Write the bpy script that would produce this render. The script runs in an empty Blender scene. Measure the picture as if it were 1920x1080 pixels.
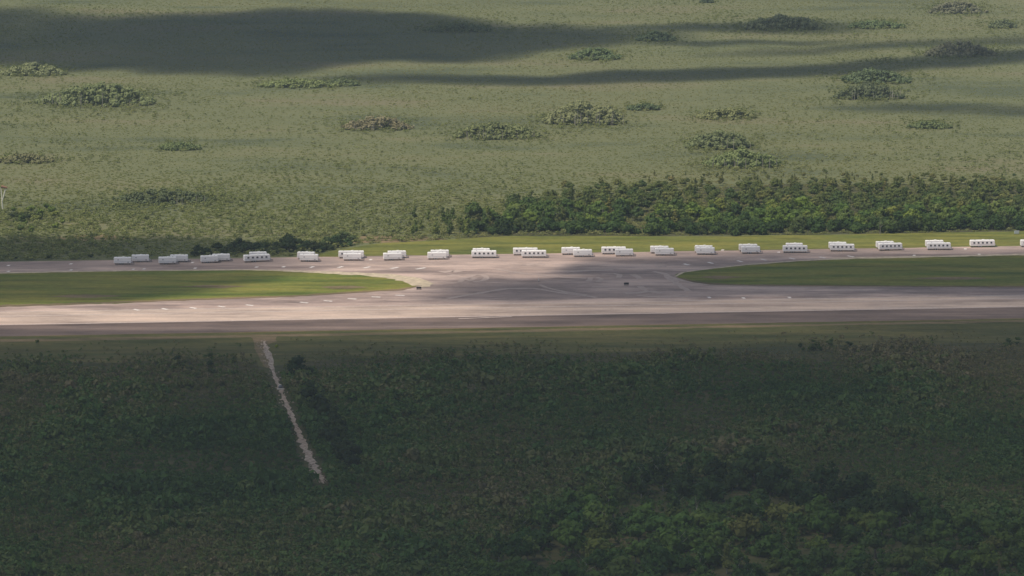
import bpy, bmesh, math, random
import numpy as np
from mathutils import Vector, Matrix

R = math.radians
random.seed(7)
rng = np.random.default_rng(11)
S = bpy.context.scene
COL = S.collection

# ------------------------------------------------------------------ camera, sky, sun, exposure
CAM_Y, CAM_H, PITCH, HFOV = -1700.0, 251.0, 9.0, 14.0
cam_data = bpy.data.cameras.new('camera')
cam = bpy.data.objects.new('camera', cam_data)
COL.objects.link(cam)
cam.location = (0, CAM_Y, CAM_H)
cam.rotation_euler = (R(90 - PITCH), 0, 0)
cam_data.sensor_fit = 'HORIZONTAL'
cam_data.angle = R(HFOV)
cam_data.clip_start = 1.0
cam_data.clip_end = 30000
S.camera = cam

SUN_EL, SUN_AZ = 62.0, 238.0          # azimuth clockwise from +Y: sun stands behind the camera's left shoulder
sd = Vector((math.cos(R(SUN_EL)) * math.sin(R(SUN_AZ)), math.cos(R(SUN_EL)) * math.cos(R(SUN_AZ)), math.sin(R(SUN_EL))))
world = bpy.data.worlds.new('World')
S.world = world
world.use_nodes = True
wn = world.node_tree
sky = wn.nodes.new('ShaderNodeTexSky')
sky.sky_type = 'NISHITA'
sky.sun_disc = False
sky.sun_elevation = R(SUN_EL)
sky.sun_rotation = R(SUN_AZ)
bg = wn.nodes['Background']
wn.links.new(sky.outputs[0], bg.inputs[0])
bg.inputs[1].default_value = 0.08
sun_d = bpy.data.lights.new('sun', 'SUN')
sun_d.energy = 4.6
sun_d.angle = R(0.5)
sun_d.color = (1.0, 0.91, 0.79)
sun = bpy.data.objects.new('sun', sun_d)
COL.objects.link(sun)
sun.rotation_euler = sd.to_track_quat('Z', 'Y').to_euler()
sun.location = (300, 0, 600)

S.view_settings.view_transform = 'Standard'
S.view_settings.look = 'None'
S.view_settings.exposure = 0.0
S.view_settings.gamma = 1.0
S.view_settings.use_curve_mapping = False
S.render.engine = 'CYCLES'
S.cycles.max_bounces = 6
S.cycles.diffuse_bounces = 3
S.cycles.volume_bounces = 1
S.cycles.transparent_max_bounces = 16

# ------------------------------------------------------------------ pixel of the 1920x1080 frame -> point on the ground
FP = 960.0 / math.tan(R(HFOV / 2))
CP, SP = math.cos(R(PITCH)), math.sin(R(PITCH))


def gp(u, v, z=0.0):
    a, b = (u - 960.0) / FP, (540.0 - v) / FP
    t = (CAM_H - z) / (SP - b * CP)
    return Vector((a * t, CAM_Y + t * (CP + b * SP), z))


def project(x, y, z=0.0):
    """numpy: world -> pixel"""
    dy, dz = y - CAM_Y, z - CAM_H
    f = dy * CP - dz * SP
    return 960.0 + FP * x / f, 540.0 - FP * (dy * SP + dz * CP) / f


def lerp_curve(pts, u):
    p = np.array(pts, float)
    return np.interp(u, p[:, 0], p[:, 1])


def sstep(a, b, x):
    t = np.clip((x - a) / (b - a), 0, 1)
    return t * t * (3 - 2 * t)


_perm = rng.permutation(512)


def vnoise(x, y):
    xi, yi = np.floor(x).astype(int), np.floor(y).astype(int)
    fx, fy = x - xi, y - yi
    fx, fy = fx * fx * (3 - 2 * fx), fy * fy * (3 - 2 * fy)
    h = lambda i, j: _perm[(_perm[i & 511] + j) & 511] / 511.0
    a = h(xi, yi) * (1 - fx) + h(xi + 1, yi) * fx
    b = h(xi, yi + 1) * (1 - fx) + h(xi + 1, yi + 1) * fx
    return a * (1 - fy) + b * fy


def fbm(x, y, oct=4):
    s, a, n = 0, 0.5, 0
    x, y = np.asarray(x, float), np.asarray(y, float)
    for k in range(oct):
        s = s + a * vnoise(x * 2 ** k + 17.3 * k, y * 2 ** k + 5.1 * k)
        n += a
        a *= 0.5
    return s / n


# ------------------------------------------------------------------ materials
def new_mat(name):
    m = bpy.data.materials.new(name)
    m.use_nodes = True
    nt = m.node_tree
    return m, nt, nt.nodes['Principled BSDF']


def N(nt, kind, **kw):
    n = nt.nodes.new(kind)
    for k, v in kw.items():
        setattr(n, k, v)
    return n


def noise(nt, vec, scale, detail=4, rough=0.55):
    n = N(nt, 'ShaderNodeTexNoise')
    n.inputs['Scale'].default_value = scale
    n.inputs['Detail'].default_value = detail
    n.inputs['Roughness'].default_value = rough
    if vec is not None:
        nt.links.new(vec, n.inputs['Vector'])
    return n.outputs['Fac']


def ramp(nt, fac, stops):
    r = N(nt, 'ShaderNodeValToRGB')
    el = r.color_ramp.elements
    while len(el) < len(stops):
        el.new(0.5)
    for e, (p, c) in zip(el, stops):
        e.position = p
        e.color = (*c, 1)
    nt.links.new(fac, r.inputs[0])
    return r.outputs[0]


def mix(nt, fac, a, b, mode='MIX'):
    m = N(nt, 'ShaderNodeMix', data_type='RGBA', blend_type=mode)
    for sock, val in ((m.inputs[0], fac), (m.inputs[6], a), (m.inputs[7], b)):
        if isinstance(val, bpy.types.NodeSocket):
            nt.links.new(val, sock)
        elif isinstance(val, tuple):
            sock.default_value = (*val, 1)
        else:
            sock.default_value = val
    return m.outputs[2]


def mathn(nt, op, a, b=0.0):
    m = N(nt, 'ShaderNodeMath', operation=op)
    for i, v in enumerate((a, b)):
        if isinstance(v, bpy.types.NodeSocket):
            nt.links.new(v, m.inputs[i])
        else:
            m.inputs[i].default_value = v
    return m.outputs[0]


def mapped(nt, scale=(1, 1, 1), rot=(0, 0, 0)):
    g = N(nt, 'ShaderNodeNewGeometry')
    mp = N(nt, 'ShaderNodeMapping')
    mp.inputs['Scale'].default_value = scale
    mp.inputs['Rotation'].default_value = rot
    nt.links.new(g.outputs['Position'], mp.inputs['Vector'])
    return mp.outputs[0]


def bump(nt, bsdf, h, strength, dist):
    b = N(nt, 'ShaderNodeBump')
    b.inputs['Strength'].default_value = strength
    b.inputs['Distance'].default_value = dist
    nt.links.new(h, b.inputs['Height'])
    nt.links.new(b.outputs[0], bsdf.inputs['Normal'])


def ground_mat():
    m, nt, b = new_mat('marsh ground')
    P = mapped(nt)
    n1 = noise(nt, mapped(nt, (0.6, 1.3, 1)), 0.010, 6, 0.62)
    c = ramp(nt, n1, [(0.36, (0.080, 0.095, 0.050)), (0.46, (0.122, 0.132, 0.062)), (0.55, (0.134, 0.140, 0.065)), (0.66, (0.154, 0.142, 0.078))])
    n2 = noise(nt, P, 0.16, 5, 0.65)
    c = mix(nt, 0.75, c, ramp(nt, n2, [(0.30, (0.85, 0.87, 0.84)), (0.72, (1.08, 1.07, 1.05))]), 'MULTIPLY')
    nt.links.new(c, b.inputs['Base Color'])
    b.inputs['Roughness'].default_value = 0.95
    b.inputs['Specular IOR Level'].default_value = 0.15
    bump(nt, b, noise(nt, P, 0.8, 4), 0.8, 0.6)
    return m


def mown_mat(name, dry, green, rot=R(5.5)):
    m, nt, b = new_mat(name)
    P = mapped(nt, (0.018, 0.09, 1), (0, 0, -rot))
    c = ramp(nt, noise(nt, P, 1.0, 5, 0.62), [(0.32, green), (0.66, dry)])
    c = mix(nt, 0.8, c, ramp(nt, noise(nt, mapped(nt), 0.35, 4, 0.7), [(0.3, (0.72, 0.74, 0.7)), (0.7, (1.18, 1.16, 1.12))]), 'MULTIPLY')
    c = mix(nt, 0.8, c, ramp(nt, noise(nt, mapped(nt, (0.022, 0.12, 1), (0, 0, -rot)), 1.0, 5, 0.7), [(0.36, (0.52, 0.56, 0.5)), (0.52, (1, 1, 1)), (0.72, (1.16, 1.1, 1.0))]), 'MULTIPLY')
    nt.links.new(c, b.inputs['Base Color'])
    b.inputs['Roughness'].default_value = 0.95
    b.inputs['Specular IOR Level'].default_value = 0.15
    bump(nt, b, noise(nt, mapped(nt), 1.2, 4), 0.7, 0.25)
    return m


def pave_mat(name, dark, mid, light, streak=0.9, stain=0.25, rot=R(5.5)):
    m, nt, b = new_mat(name)
    P = mapped(nt, (0.006, 0.10, 1), (0, 0, -rot))
    c = ramp(nt, noise(nt, P, 1.0, 6, 0.6), [(0.28, dark), (0.5, mid), (0.74, light)])
    n2 = noise(nt, mapped(nt, (0.03, 0.08, 1), (0, 0, -rot)), 1.0, 6, 0.7)
    c = mix(nt, streak, c, ramp(nt, n2, [(0.30, (0.56, 0.56, 0.57)), (0.50, (1, 1, 1)), (0.70, (1.28, 1.24, 1.19))]), 'MULTIPLY')
    n4 = noise(nt, mapped(nt, (0.020, 0.05, 1), (0, 0, -rot)), 1.0, 6, 0.65)
    c = mix(nt, stain, c, ramp(nt, n4, [(0.44, (1.04, 1.04, 1.04)), (0.56, (0.62, 0.62, 0.63))]), 'MULTIPLY')
    n3 = noise(nt, mapped(nt), 0.9, 3, 0.6)
    c = mix(nt, 0.5, c, ramp(nt, n3, [(0.3, (0.82, 0.82, 0.83)), (0.7, (1.12, 1.11, 1.1))]), 'MULTIPLY')
    nt.links.new(c, b.inputs['Base Color'])
    b.inputs['Roughness'].default_value = 0.85
    b.inputs['Specular IOR Level'].default_value = 0.25
    bump(nt, b, n3, 0.15, 0.02)
    return m


def plain_mat(name, col, rough=0.6, var=0.12, scale=2.0, metal=0.0, spec=0.4):
    m, nt, b = new_mat(name)
    n = noise(nt, mapped(nt), scale, 4, 0.6)
    lo = tuple(max(0, c * (1 - var)) for c in col)
    hi = tuple(min(1, c * (1 + var)) for c in col)
    nt.links.new(ramp(nt, n, [(0.3, lo), (0.7, hi)]), b.inputs['Base Color'])
    b.inputs['Roughness'].default_value = rough
    b.inputs['Metallic'].default_value = metal
    b.inputs['Specular IOR Level'].default_value = spec
    return m


def worn_paint_mat(name, paint, base, keep=0.5):
    m, nt, b = new_mat(name)
    n = noise(nt, mapped(nt), 0.7, 5, 0.7)
    nt.links.new(ramp(nt, n, [(keep - 0.14, base), (keep + 0.10, paint)]), b.inputs['Base Color'])
    b.inputs['Roughness'].default_value = 0.8
    return m


def leaf_mat(name, stops, tint_attr=False, use_obj_color=True, trans=0.25):
    """stops: random-per-plant colours; object colour multiplies"""
    m, nt, b = new_mat(name)
    oi = N(nt, 'ShaderNodeObjectInfo')
    if tint_attr:
        at = N(nt, 'ShaderNodeAttribute', attribute_type='INSTANCER', attribute_name='tint')
        f = mathn(nt, 'ADD', at.outputs['Fac'], mathn(nt, 'MULTIPLY', mathn(nt, 'SUBTRACT', oi.outputs['Random'], 0.5), 0.34))
    else:
        f = oi.outputs['Random']
    c = ramp(nt, f, stops)
    if not tint_attr and use_obj_color:
        c = mix(nt, 1.0, c, oi.outputs['Color'], 'MULTIPLY')
    n = noise(nt, mapped(nt), 0.55, 3, 0.7)
    c = mix(nt, 0.8, c, ramp(nt, n, [(0.3, (0.62, 0.66, 0.62)), (0.7, (1.32, 1.28, 1.2))]), 'MULTIPLY')
    nt.links.new(c, b.inputs['Base Color'])
    b.inputs['Roughness'].default_value = 0.7
    b.inputs['Specular IOR Level'].default_value = 0.15
    tr = N(nt, 'ShaderNodeBsdfTranslucent')
    nt.links.new(mix(nt, 1.0, c, (1.1, 1.2, 0.7), 'MULTIPLY'), tr.inputs['Color'])
    ms = N(nt, 'ShaderNodeMixShader')
    ms.inputs[0].default_value = trans
    nt.links.new(b.outputs[0], ms.inputs[1])
    nt.links.new(tr.outputs[0], ms.inputs[2])
    nt.links.new(ms.outputs[0], nt.nodes['Material Output'].inputs['Surface'])
    return m


M = {}
M['ground'] = ground_mat()
M['verge_n'] = mown_mat('mown verge grass', (0.195, 0.180, 0.042), (0.098, 0.122, 0.026))
M['island'] = mown_mat('island grass', (0.215, 0.195, 0.044), (0.088, 0.130, 0.020))
M['verge_s'] = mown_mat('rough verge grass', (0.135, 0.118, 0.044), (0.068, 0.080, 0.024))
M['soil'] = mown_mat('bare reddish soil', (0.24, 0.17, 0.10), (0.13, 0.11, 0.055))
M['runway'] = pave_mat('runway concrete', (0.29, 0.220, 0.180), (0.45, 0.348, 0.285), (0.60, 0.475, 0.385))
M['shoulder'] = pave_mat('old shoulder asphalt', (0.10, 0.072, 0.060), (0.155, 0.112, 0.094), (0.26, 0.195, 0.162))
M['apron'] = pave_mat('apron asphalt', (0.24, 0.178, 0.155), (0.41, 0.310, 0.264), (0.54, 0.415, 0.345), 1.0, 0.85)
M['taxi'] = pave_mat('taxiway asphalt', (0.27, 0.205, 0.18), (0.35, 0.267, 0.23), (0.43, 0.33, 0.285))
M['gravel'] = plain_mat('pale limestone edge', (0.45, 0.37, 0.26), 0.9, 0.3, 0.4)
M['rock'] = plain_mat('white limestone', (0.34, 0.270, 0.210), 0.9, 0.5, 0.8)
M['paint'] = worn_paint_mat('worn white paint', (0.74, 0.68, 0.63), (0.42, 0.36, 0.33), 0.42)
M['faded'] = worn_paint_mat('faded paint', (0.43, 0.335, 0.285), (0.34, 0.257, 0.218), 0.52)
M['line'] = worn_paint_mat('worn edge line', (0.50, 0.41, 0.355), (0.36, 0.285, 0.255), 0.50)
M['white'] = plain_mat('white trailer wall', (0.82, 0.79, 0.77), 0.45, 0.05, 0.5)
M['roof'] = plain_mat('white trailer roof', (0.80, 0.78, 0.75), 0.55, 0.05, 0.5)
M['trim'] = plain_mat('grey trim', (0.42, 0.41, 0.42), 0.5, 0.06)
M['glass'] = plain_mat('dark window glass', (0.05, 0.052, 0.062), 0.15, 0.1, 1.0, spec=0.6)
M['rubber'] = plain_mat('black rubber', (0.02, 0.02, 0.022), 0.8)
M['steel'] = plain_mat('dark steel', (0.08, 0.08, 0.085), 0.55, 0.1, 3.0)
M['black'] = plain_mat('dark sign panel', (0.022, 0.018, 0.018), 0.6)
M['orange'] = plain_mat('faded orange cloth', (0.25, 0.13, 0.08), 0.8)
M['palepole'] = plain_mat('pale metal', (0.62, 0.60, 0.50), 0.6)
M['greymetal'] = plain_mat('grey metal', (0.42, 0.45, 0.45), 0.5)
M['concrete'] = plain_mat('pale concrete', (0.60, 0.55, 0.48), 0.85, 0.15, 1.0)
M['bark'] = plain_mat('bark', (0.16, 0.125, 0.095), 0.9, 0.3, 3.0)
M['palebark'] = plain_mat('pale dead bark', (0.30, 0.27, 0.225), 0.9, 0.2, 3.0)
M['leaf'] = leaf_mat('tree leaves', [(0.0, (0.050, 0.072, 0.024)), (0.35, (0.068, 0.098, 0.028)), (0.7, (0.095, 0.120, 0.034)), (1.0, (0.120, 0.125, 0.046))])
M['shrubleaf'] = leaf_mat('shrub leaves', [(0.0, (0.040, 0.084, 0.024)), (0.35, (0.074, 0.138, 0.036)), (0.7, (0.126, 0.148, 0.050)), (1.0, (0.190, 0.160, 0.088))], True)
M['sedge'] = leaf_mat('marsh sedge', [(0.0, (0.120, 0.145, 0.052)), (0.4, (0.218, 0.240, 0.094)), (0.75, (0.262, 0.262, 0.112)), (1.0, (0.310, 0.270, 0.135))], True, trans=0.4)


# ------------------------------------------------------------------ object helpers
def tag(o, label=None, cat=None, group=None, kind=None):
    if label:
        o['label'] = label
    if cat:
        o['category'] = cat
    if group:
        o['group'] = group
    if kind:
        o['kind'] = kind
    return o


def link(name, me, m=None, parent=None):
    o = bpy.data.objects.new(name, me)
    COL.objects.link(o)
    if m is not None and len(me.materials) == 0:
        me.materials.append(m)
    if parent is not None:
        o.parent = parent
    return o


def empty(name, loc, rz=0.0, scale=1.0):
    o = bpy.data.objects.new(name, None)
    o.empty_display_size = 0.5
    COL.objects.link(o)
    o.location = loc
    o.rotation_euler = (0, 0, rz)
    o.scale = (scale, scale, scale) if not isinstance(scale, tuple) else scale
    return o


def mesh_np(name, verts, faces, m=None):
    me = bpy.data.meshes.new(name)
    me.from_pydata([tuple(v) for v in verts], [], [tuple(f) for f in faces])
    me.update()
    if m is not None:
        me.materials.append(m)
    return me


def bm_mesh(name, bm, m, smooth=False):
    me = bpy.data.meshes.new(name)
    bm.normal_update()
    bm.to_mesh(me)
    bm.free()
    if smooth:
        for p in me.polygons:
            p.use_smooth = True
    me.materials.append(m)
    return me


def add_box(bm, c, s, bev=0.0, seg=2):
    r = bmesh.ops.create_cube(bm, size=1.0)
    vs = r['verts']
    for v in vs:
        v.co = Vector((v.co.x * s[0] + c[0], v.co.y * s[1] + c[1], v.co.z * s[2] + c[2]))
    if bev > 0:
        es = list({e for v in vs for e in v.link_edges})
        bmesh.ops.bevel(bm, geom=es, offset=bev, segments=seg, affect='EDGES', profile=0.5)


def add_tube(bm, p0, p1, r0, r1, n=7):
    p0, p1 = Vector(p0), Vector(p1)
    q = (p1 - p0).to_track_quat('Z', 'Y')
    ring = []
    for p, r in ((p0, r0), (p1, r1)):
        ring.append([bm.verts.new(p + q @ Vector((r * math.cos(2 * math.pi * k / n), r * math.sin(2 * math.pi * k / n), 0))) for k in range(n)])
    for k in range(n):
        bm.faces.new((ring[0][k], ring[0][(k + 1) % n], ring[1][(k + 1) % n], ring[1][k]))
    bm.faces.new(ring[1])
    bm.faces.new(ring[0][::-1])


def sheet(name, pts, z, m, jitter=0.0, step=3.0, kind='structure', parent=None, seed=0):
    """flat irregular sheet from world xy points"""
    r = random.Random(seed)
    out = []
    n = len(pts)
    for i in range(n):
        a, b = Vector(pts[i][:2]), Vector(pts[(i + 1) % n][:2])
        L = (b - a).length
        k = max(1, int(L / step)) if jitter > 0 else 1
        for j in range(k):
            p = a.lerp(b, j / k)
            if jitter > 0 and j:
                d = (b - a).normalized()
                w = (float(fbm(p.x * 0.06, p.y * 0.06 + seed, 3)) - 0.5) * 3.0 * jitter + r.uniform(-0.25, 0.25) * jitter
                p = p + Vector((-d.y, d.x)) * w
            out.append(p)
    bm = bmesh.new()
    f = bm.faces.new([bm.verts.new((p.x, p.y, z)) for p in out])
    f.normal_update()
    if f.normal.z < 0:
        f.normal_flip()
    bmesh.ops.triangulate(bm, faces=[f])
    o = link(name, bm_mesh(name, bm, m), None, parent)
    if kind:
        o['kind'] = kind
    return o


def px_sheet(name, px, z, m, **kw):
    return sheet(name, [gp(u, v) for u, v in px], z, m, **kw)


# ------------------------------------------------------------------ GROUND
g = sheet('ground', [(-6000, -6000), (6000, -6000), (6000, 8000), (-6000, 8000)], 0.0, M['ground'])

# straight airfield lines: pixel v at u=0 and at u=1920
L_S, L_RS, L_RN, L_TN = (631, 597), (609.5, 575.5), (585, 553), (491, 461)
EXT = 900


def line_pt(l, u):
    a, b = gp(0, l[0]), gp(1920, l[1])
    return a.lerp(b, u / 1920.0)


U0, U1 = -1900, 3800
pave = sheet('apron', [line_pt(L_RN, U0), line_pt(L_RN, U1), line_pt(L_TN, U1), line_pt(L_TN, U0)], 0.02, M['apron'])
south_sh = sheet('runway_shoulder', [line_pt(L_S, U0), line_pt(L_S, U1), line_pt(L_RS, U1), line_pt(L_RS, U0)], 0.02, M['shoulder'])
runway = sheet('runway', [line_pt(L_RS, U0), line_pt(L_RS, U1), line_pt(L_RN, U1), line_pt(L_RN, U0)], 0.04, M['runway'])


def offs(l, m):
    """line moved by m metres (away from the camera)"""
    a, b = gp(0, l[0]), gp(1920, l[1])
    d = (b - a).normalized()
    n = Vector((-d.y, d.x, 0))
    return a + n * m, b + n * m


def strip(name, l, m0, m1, z, mat, parent=None, u0=-0.95, u1=1.95, jit=0.0, seed=0):
    a0, b0 = offs(l, m0)
    a1, b1 = offs(l, m1)
    q = [a0.lerp(b0, u0), a0.lerp(b0, u1), a1.lerp(b1, u1), a1.lerp(b1, u0)]
    return sheet(name, q, z, mat, kind=None if parent else 'structure', parent=parent, jitter=jit, step=6, seed=seed)


strip('edge_line', L_RS, -0.5, 1.0, 0.055, M['line'], runway)
strip('edge_line', L_RN, -1.0, 0.2, 0.055, M['line'], runway)
strip('centre_line', L_RS, 19.0, 20.2, 0.055, M['line'], runway)
strip('gravel_edge', L_S, -0.5, 0.4, 0.045, M['soil'], south_sh, jit=0.5, seed=3)
strip('crack_band', L_RS, -3.2, -2.5, 0.045, M['shoulder'], south_sh)
# taxiway core
TW = strip('taxiway', L_TN, -19.0, -3.0, 0.04, M['taxi'])

ISL_L_TOP = [(-1900, 545), (0, 513), (100, 511), (250, 508.5), (450, 507), (520, 508), (600, 511.5), (680, 515), (740, 519), (768, 525), (780, 532)]
ISL_L_BOT = [(781, 537), (770, 541), (750, 544), (670, 548), (560, 555.5), (420, 560.5), (200, 569), (0, 575), (-1900, 606)]
ISL_R = [(1267, 517.5), (1278, 512), (1300, 508.5), (1335, 505), (1400, 497.5), (1500, 490), (1600, 485.5), (1750, 482), (1920, 478.5), (3800, 449), (3800, 507), (1920, 538.5), (1700, 538), (1500, 536.5), (1400, 535.5), (1330, 533), (1296, 527.5), (1275, 522)]
isl_l = px_sheet('grass_island', ISL_L_TOP + ISL_L_BOT, 0.08, M['island'], jitter=1.4, step=2.5, seed=1)
isl_r = px_sheet('grass_island', ISL_R, 0.08, M['island'], jitter=1.4, step=2.5, seed=2)


RIB = [0]


def ribbon(name, px, w, z, m, parent=None, jit=0.0, kind=None):
    RIB[0] += 1
    z += 0.004 * (RIB[0] % 12)
    """narrow strip that follows pixel points on the ground; w metres, one value or one per point"""
    pts = [gp(u, v) for u, v in px]
    fine, ws = [], []
    for i in range(len(pts) - 1):
        k = max(1, int((pts[i + 1] - pts[i]).length / 3))
        for j in range(k):
            fine.append(pts[i].lerp(pts[i + 1], j / k))
            ws.append(w if not isinstance(w, (list, tuple)) else w[i] + (w[i + 1] - w[i]) * j / k)
    fine.append(pts[-1])
    ws.append(w if not isinstance(w, (list, tuple)) else w[-1])
    V, F = [], []
    for i, p in enumerate(fine):
        d = (fine[min(i + 1, len(fine) - 1)] - fine[max(i - 1, 0)]).normalized()
        n = Vector((-d.y, d.x, 0))
        a, b = random.uniform(1 - jit, 1 + jit), random.uniform(1 - jit, 1 + jit)
        V += [p + n * ws[i] / 2 * a + Vector((0, 0, z)), p - n * ws[i] / 2 * b + Vector((0, 0, z))]
        if i:
            F.append((2 * i - 2, 2 * i - 1, 2 * i + 1, 2 * i))
    me = mesh_np(name, V, F, m)
    bm = bmesh.new()
    bm.from_mesh(me)
    for f in bm.faces:
        if f.normal.z < 0:
            f.normal_flip()
    bm.to_mesh(me)
    bm.free()
    o = link(name, me, None, parent)
    if kind:
        o['kind'] = kind
    return o


# pale limestone rim of the islands and the hook at the tip
ribbon('gravel_edge', [(-1900, 543.5)] + [(u, v - 0.8) for u, v in ISL_L_TOP[1:]] + [(783, 536)], [1.5, 3.0, 2.5, 2.0, 2.5, 3.0, 5.0, 7.0, 9.0, 10.0, 8.0, 5.0], 0.10, M['gravel'], isl_l, 0.3)
ribbon('gravel_edge', [(783, 523), (796, 527), (803, 532), (797, 537), (786, 539)], [1.5, 2.5, 4, 3.5, 2.5], 0.10, M['gravel'], isl_l, 0.3)
ribbon('gravel_edge', [(1266, 519), (1280, 511), (1335, 504), (1400, 496.5), (1500, 489), (1600, 484.6), (1750, 481.2), (1920, 477.7), (3800, 448)], [1, 1.2, 1.2, 2.0, 2.5, 3.5, 4, 4, 3], 0.10, M['gravel'], isl_r, 0.35)
ribbon('gravel_edge', [(1262, 520), (1272, 525), (1294, 530), (1330, 535), (1420, 537), (1920, 540)], [1, 2, 2, 1.5, 1, 0.6], 0.10, M['faded'], isl_r, 0.35)

ribbon('bare_edge', [(-1900, 604), (0, 574), (200, 568), (420, 559.6), (560, 554.6), (670, 547.5), (750, 543.4), (776, 538)], [5, 5, 4, 3, 4, 3, 3, 1.5], 0.09, M['soil'], isl_l, 0.4)
ribbon('bare_edge', [(1276, 521.5), (1296, 527), (1330, 532.3), (1400, 534.8), (1500, 535.8), (1700, 537.3), (1920, 537.8), (3800, 506)], [1.5, 3, 4, 3, 4, 3, 4, 4], 0.09, M['soil'], isl_r, 0.4)
# faded loops, lead-in curves and scuffs on the apron
for px, w in (
    ([(840, 560), (880, 553), (920, 546), (955, 541), (1000, 541), (1040, 547), (1080, 553), (1120, 558)], 2.6),
    ([(1100, 553), (1060, 548), (1030, 541), (1010, 534)], 1.8),
    ([(862, 530), (868, 523), (880, 520), (893, 515), (908, 517), (914, 522), (905, 527), (888, 529)], 2.2),
    ([(872, 524), (882, 527), (890, 521)], 2.2),
    ([(828, 511), (842, 509), (850, 508), (864, 510)], 5.0),
    ([(836, 518), (850, 516), (862, 517)], 3.0),
    ([(985, 497), (1000, 495), (1020, 496)], 3.0),
    ([(1103, 527), (1108, 521), (1118, 520), (1128, 523), (1122, 529)], 2.2),
    ([(1128, 514), (1150, 513), (1162, 515), (1160, 521)], 2.0),
    ([(1110, 538), (1140, 537)], 3.0), ([(1140, 543), (1165, 542)], 3.0),
    ([(1172, 550), (1195, 549), (1222, 547), (1240, 550)], 4.0),
    ([(1188, 515), (1200, 523)], 2.6), ([(1200, 537), (1212, 546)], 2.2),
    ([(1225, 509), (1245, 513), (1256, 523), (1270, 533), (1290, 546)], 2.4),
    ([(1250, 516), (1262, 521), (1270, 530)], 2.0),
    ([(1230, 501), (1250, 500)], 3.0), ([(1280, 497), (1296, 496)], 3.0),
    ([(1060, 510), (1090, 508), (1150, 506)], 3.0),
    ([(930, 505), (990, 514), (1060, 520), (1100, 522)], 2.6),
    ([(1195, 555), (1240, 557), (1290, 556)], 2.5),
):
    ribbon('faded_marking', px, w, 0.05, M['faded'], pave, 0.35)
for px, w in (([(860, 598), (960, 594)], 1.2), ([(1240, 588), (1330, 585)], 1.2), ([(1640, 578), (1760, 577)], 1.4)):
    ribbon('faded_marking', px, w, 0.065, M['line'], runway, 0.4)

# painted dashes on the shoulders: (u, v, length m, width m, angle deg)
dash_me = {}


def dash(u, v, L, W, ang, parent, z=0.07):
    key = (round(L, 1), round(W, 1))
    if key not in dash_me:
        n = 6
        V, F = [], []
        for i in range(n + 1):
            x = (i / n - 0.5) * L
            V += [(x, W / 2 * random.uniform(0.75, 1.1), 0), (x, -W / 2 * random.uniform(0.75, 1.1), 0)]
            if i:
                F.append((2 * i - 2, 2 * i - 1, 2 * i + 1, 2 * i))
        dash_me[key] = mesh_np('painted_dash', V, F, M['paint'])
    o = link('painted_dash', dash_me[key], None, parent)
    o.location = gp(u, v, 0) + Vector((0, 0, z))
    o.rotation_euler = (0, 0, R(ang))


for u, v in ((481, 501), (532, 500.5), (585, 501), (638, 501), (688, 501.5), (740, 502.5), (789, 503.5)):
    dash(u, v, 2.4 + (u - 481) * 0.009, 1.4, 78 - (u - 481) * 0.11, TW)
for u, v in ((1287, 496), (1332, 493), (1387, 490), (1432, 487), (1485, 485), (1542, 483), (1595, 481)):
    dash(u, v, 4.0, 1.3, 125 - (1595 - u) * 0.03, TW)
for u, v in ((16, 509), (133, 506.5), (250, 505), (270, 504.5), (366, 503), (16, 498), (133, 495), (361, 492.5), (695, 487), (1714, 479), (1836, 477), (1355, 469), (1460, 473), (1810, 467)):
    dash(u, v, 2.6, 1.3, 80, TW)
for u, v in ((256, 581), (309, 579.5), (362, 577.5), (415, 575), (468, 572.5), (570, 567.5), (615, 564.5), (660, 560.5), (705, 557), (750, 554)):
    dash(u, v, 3.6, 1.4, 125 + (u - 256) * 0.08, pave)
for u, v in ((1330, 558), (1394, 559), (1480, 558)):
    dash(u, v, 3.0, 1.3, 100, pave)

M['peat'] = mown_mat('wet dark peat', (0.092, 0.080, 0.038), (0.046, 0.060, 0.022))
M['litter'] = mown_mat('leaf litter', (0.075, 0.070, 0.036), (0.045, 0.052, 0.022))
sheet('marsh_floor', [gp(-500, 672), gp(0, 660), gp(500, 666), gp(1000, 652), gp(1500, 640), gp(1920, 632), gp(2500, 618), gp(2500, 1180), gp(-500, 1180)], 0.006, M['peat'], jitter=6, step=5, seed=31)
sheet('woodland_floor', [gp(u, v) for u, v in ((868, 447), (960, 443), (1200, 443), (1500, 441), (1700, 438), (1900, 434), (2050, 431), (2050, 345), (1500, 345), (1250, 355), (1050, 380), (880, 425))], 0.006, M['litter'], jitter=2.5, step=8, seed=32)
for q, sd_ in (([(330, 538), (400, 535), (470, 537), (420, 541)], 41), ([(80, 556), (150, 553), (230, 555), (160, 559)], 42), ([(600, 538), (660, 536), (690, 539), (640, 542)], 43), ([(1290, 520), (1340, 517), (1400, 519), (1350, 524)], 44), ([(1700, 522), (1780, 520), (1850, 522), (1780, 526)], 45)):
    px_sheet('bare_soil', q, 0.10, M['soil'], jitter=2.0, step=2, seed=sd_)
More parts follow.
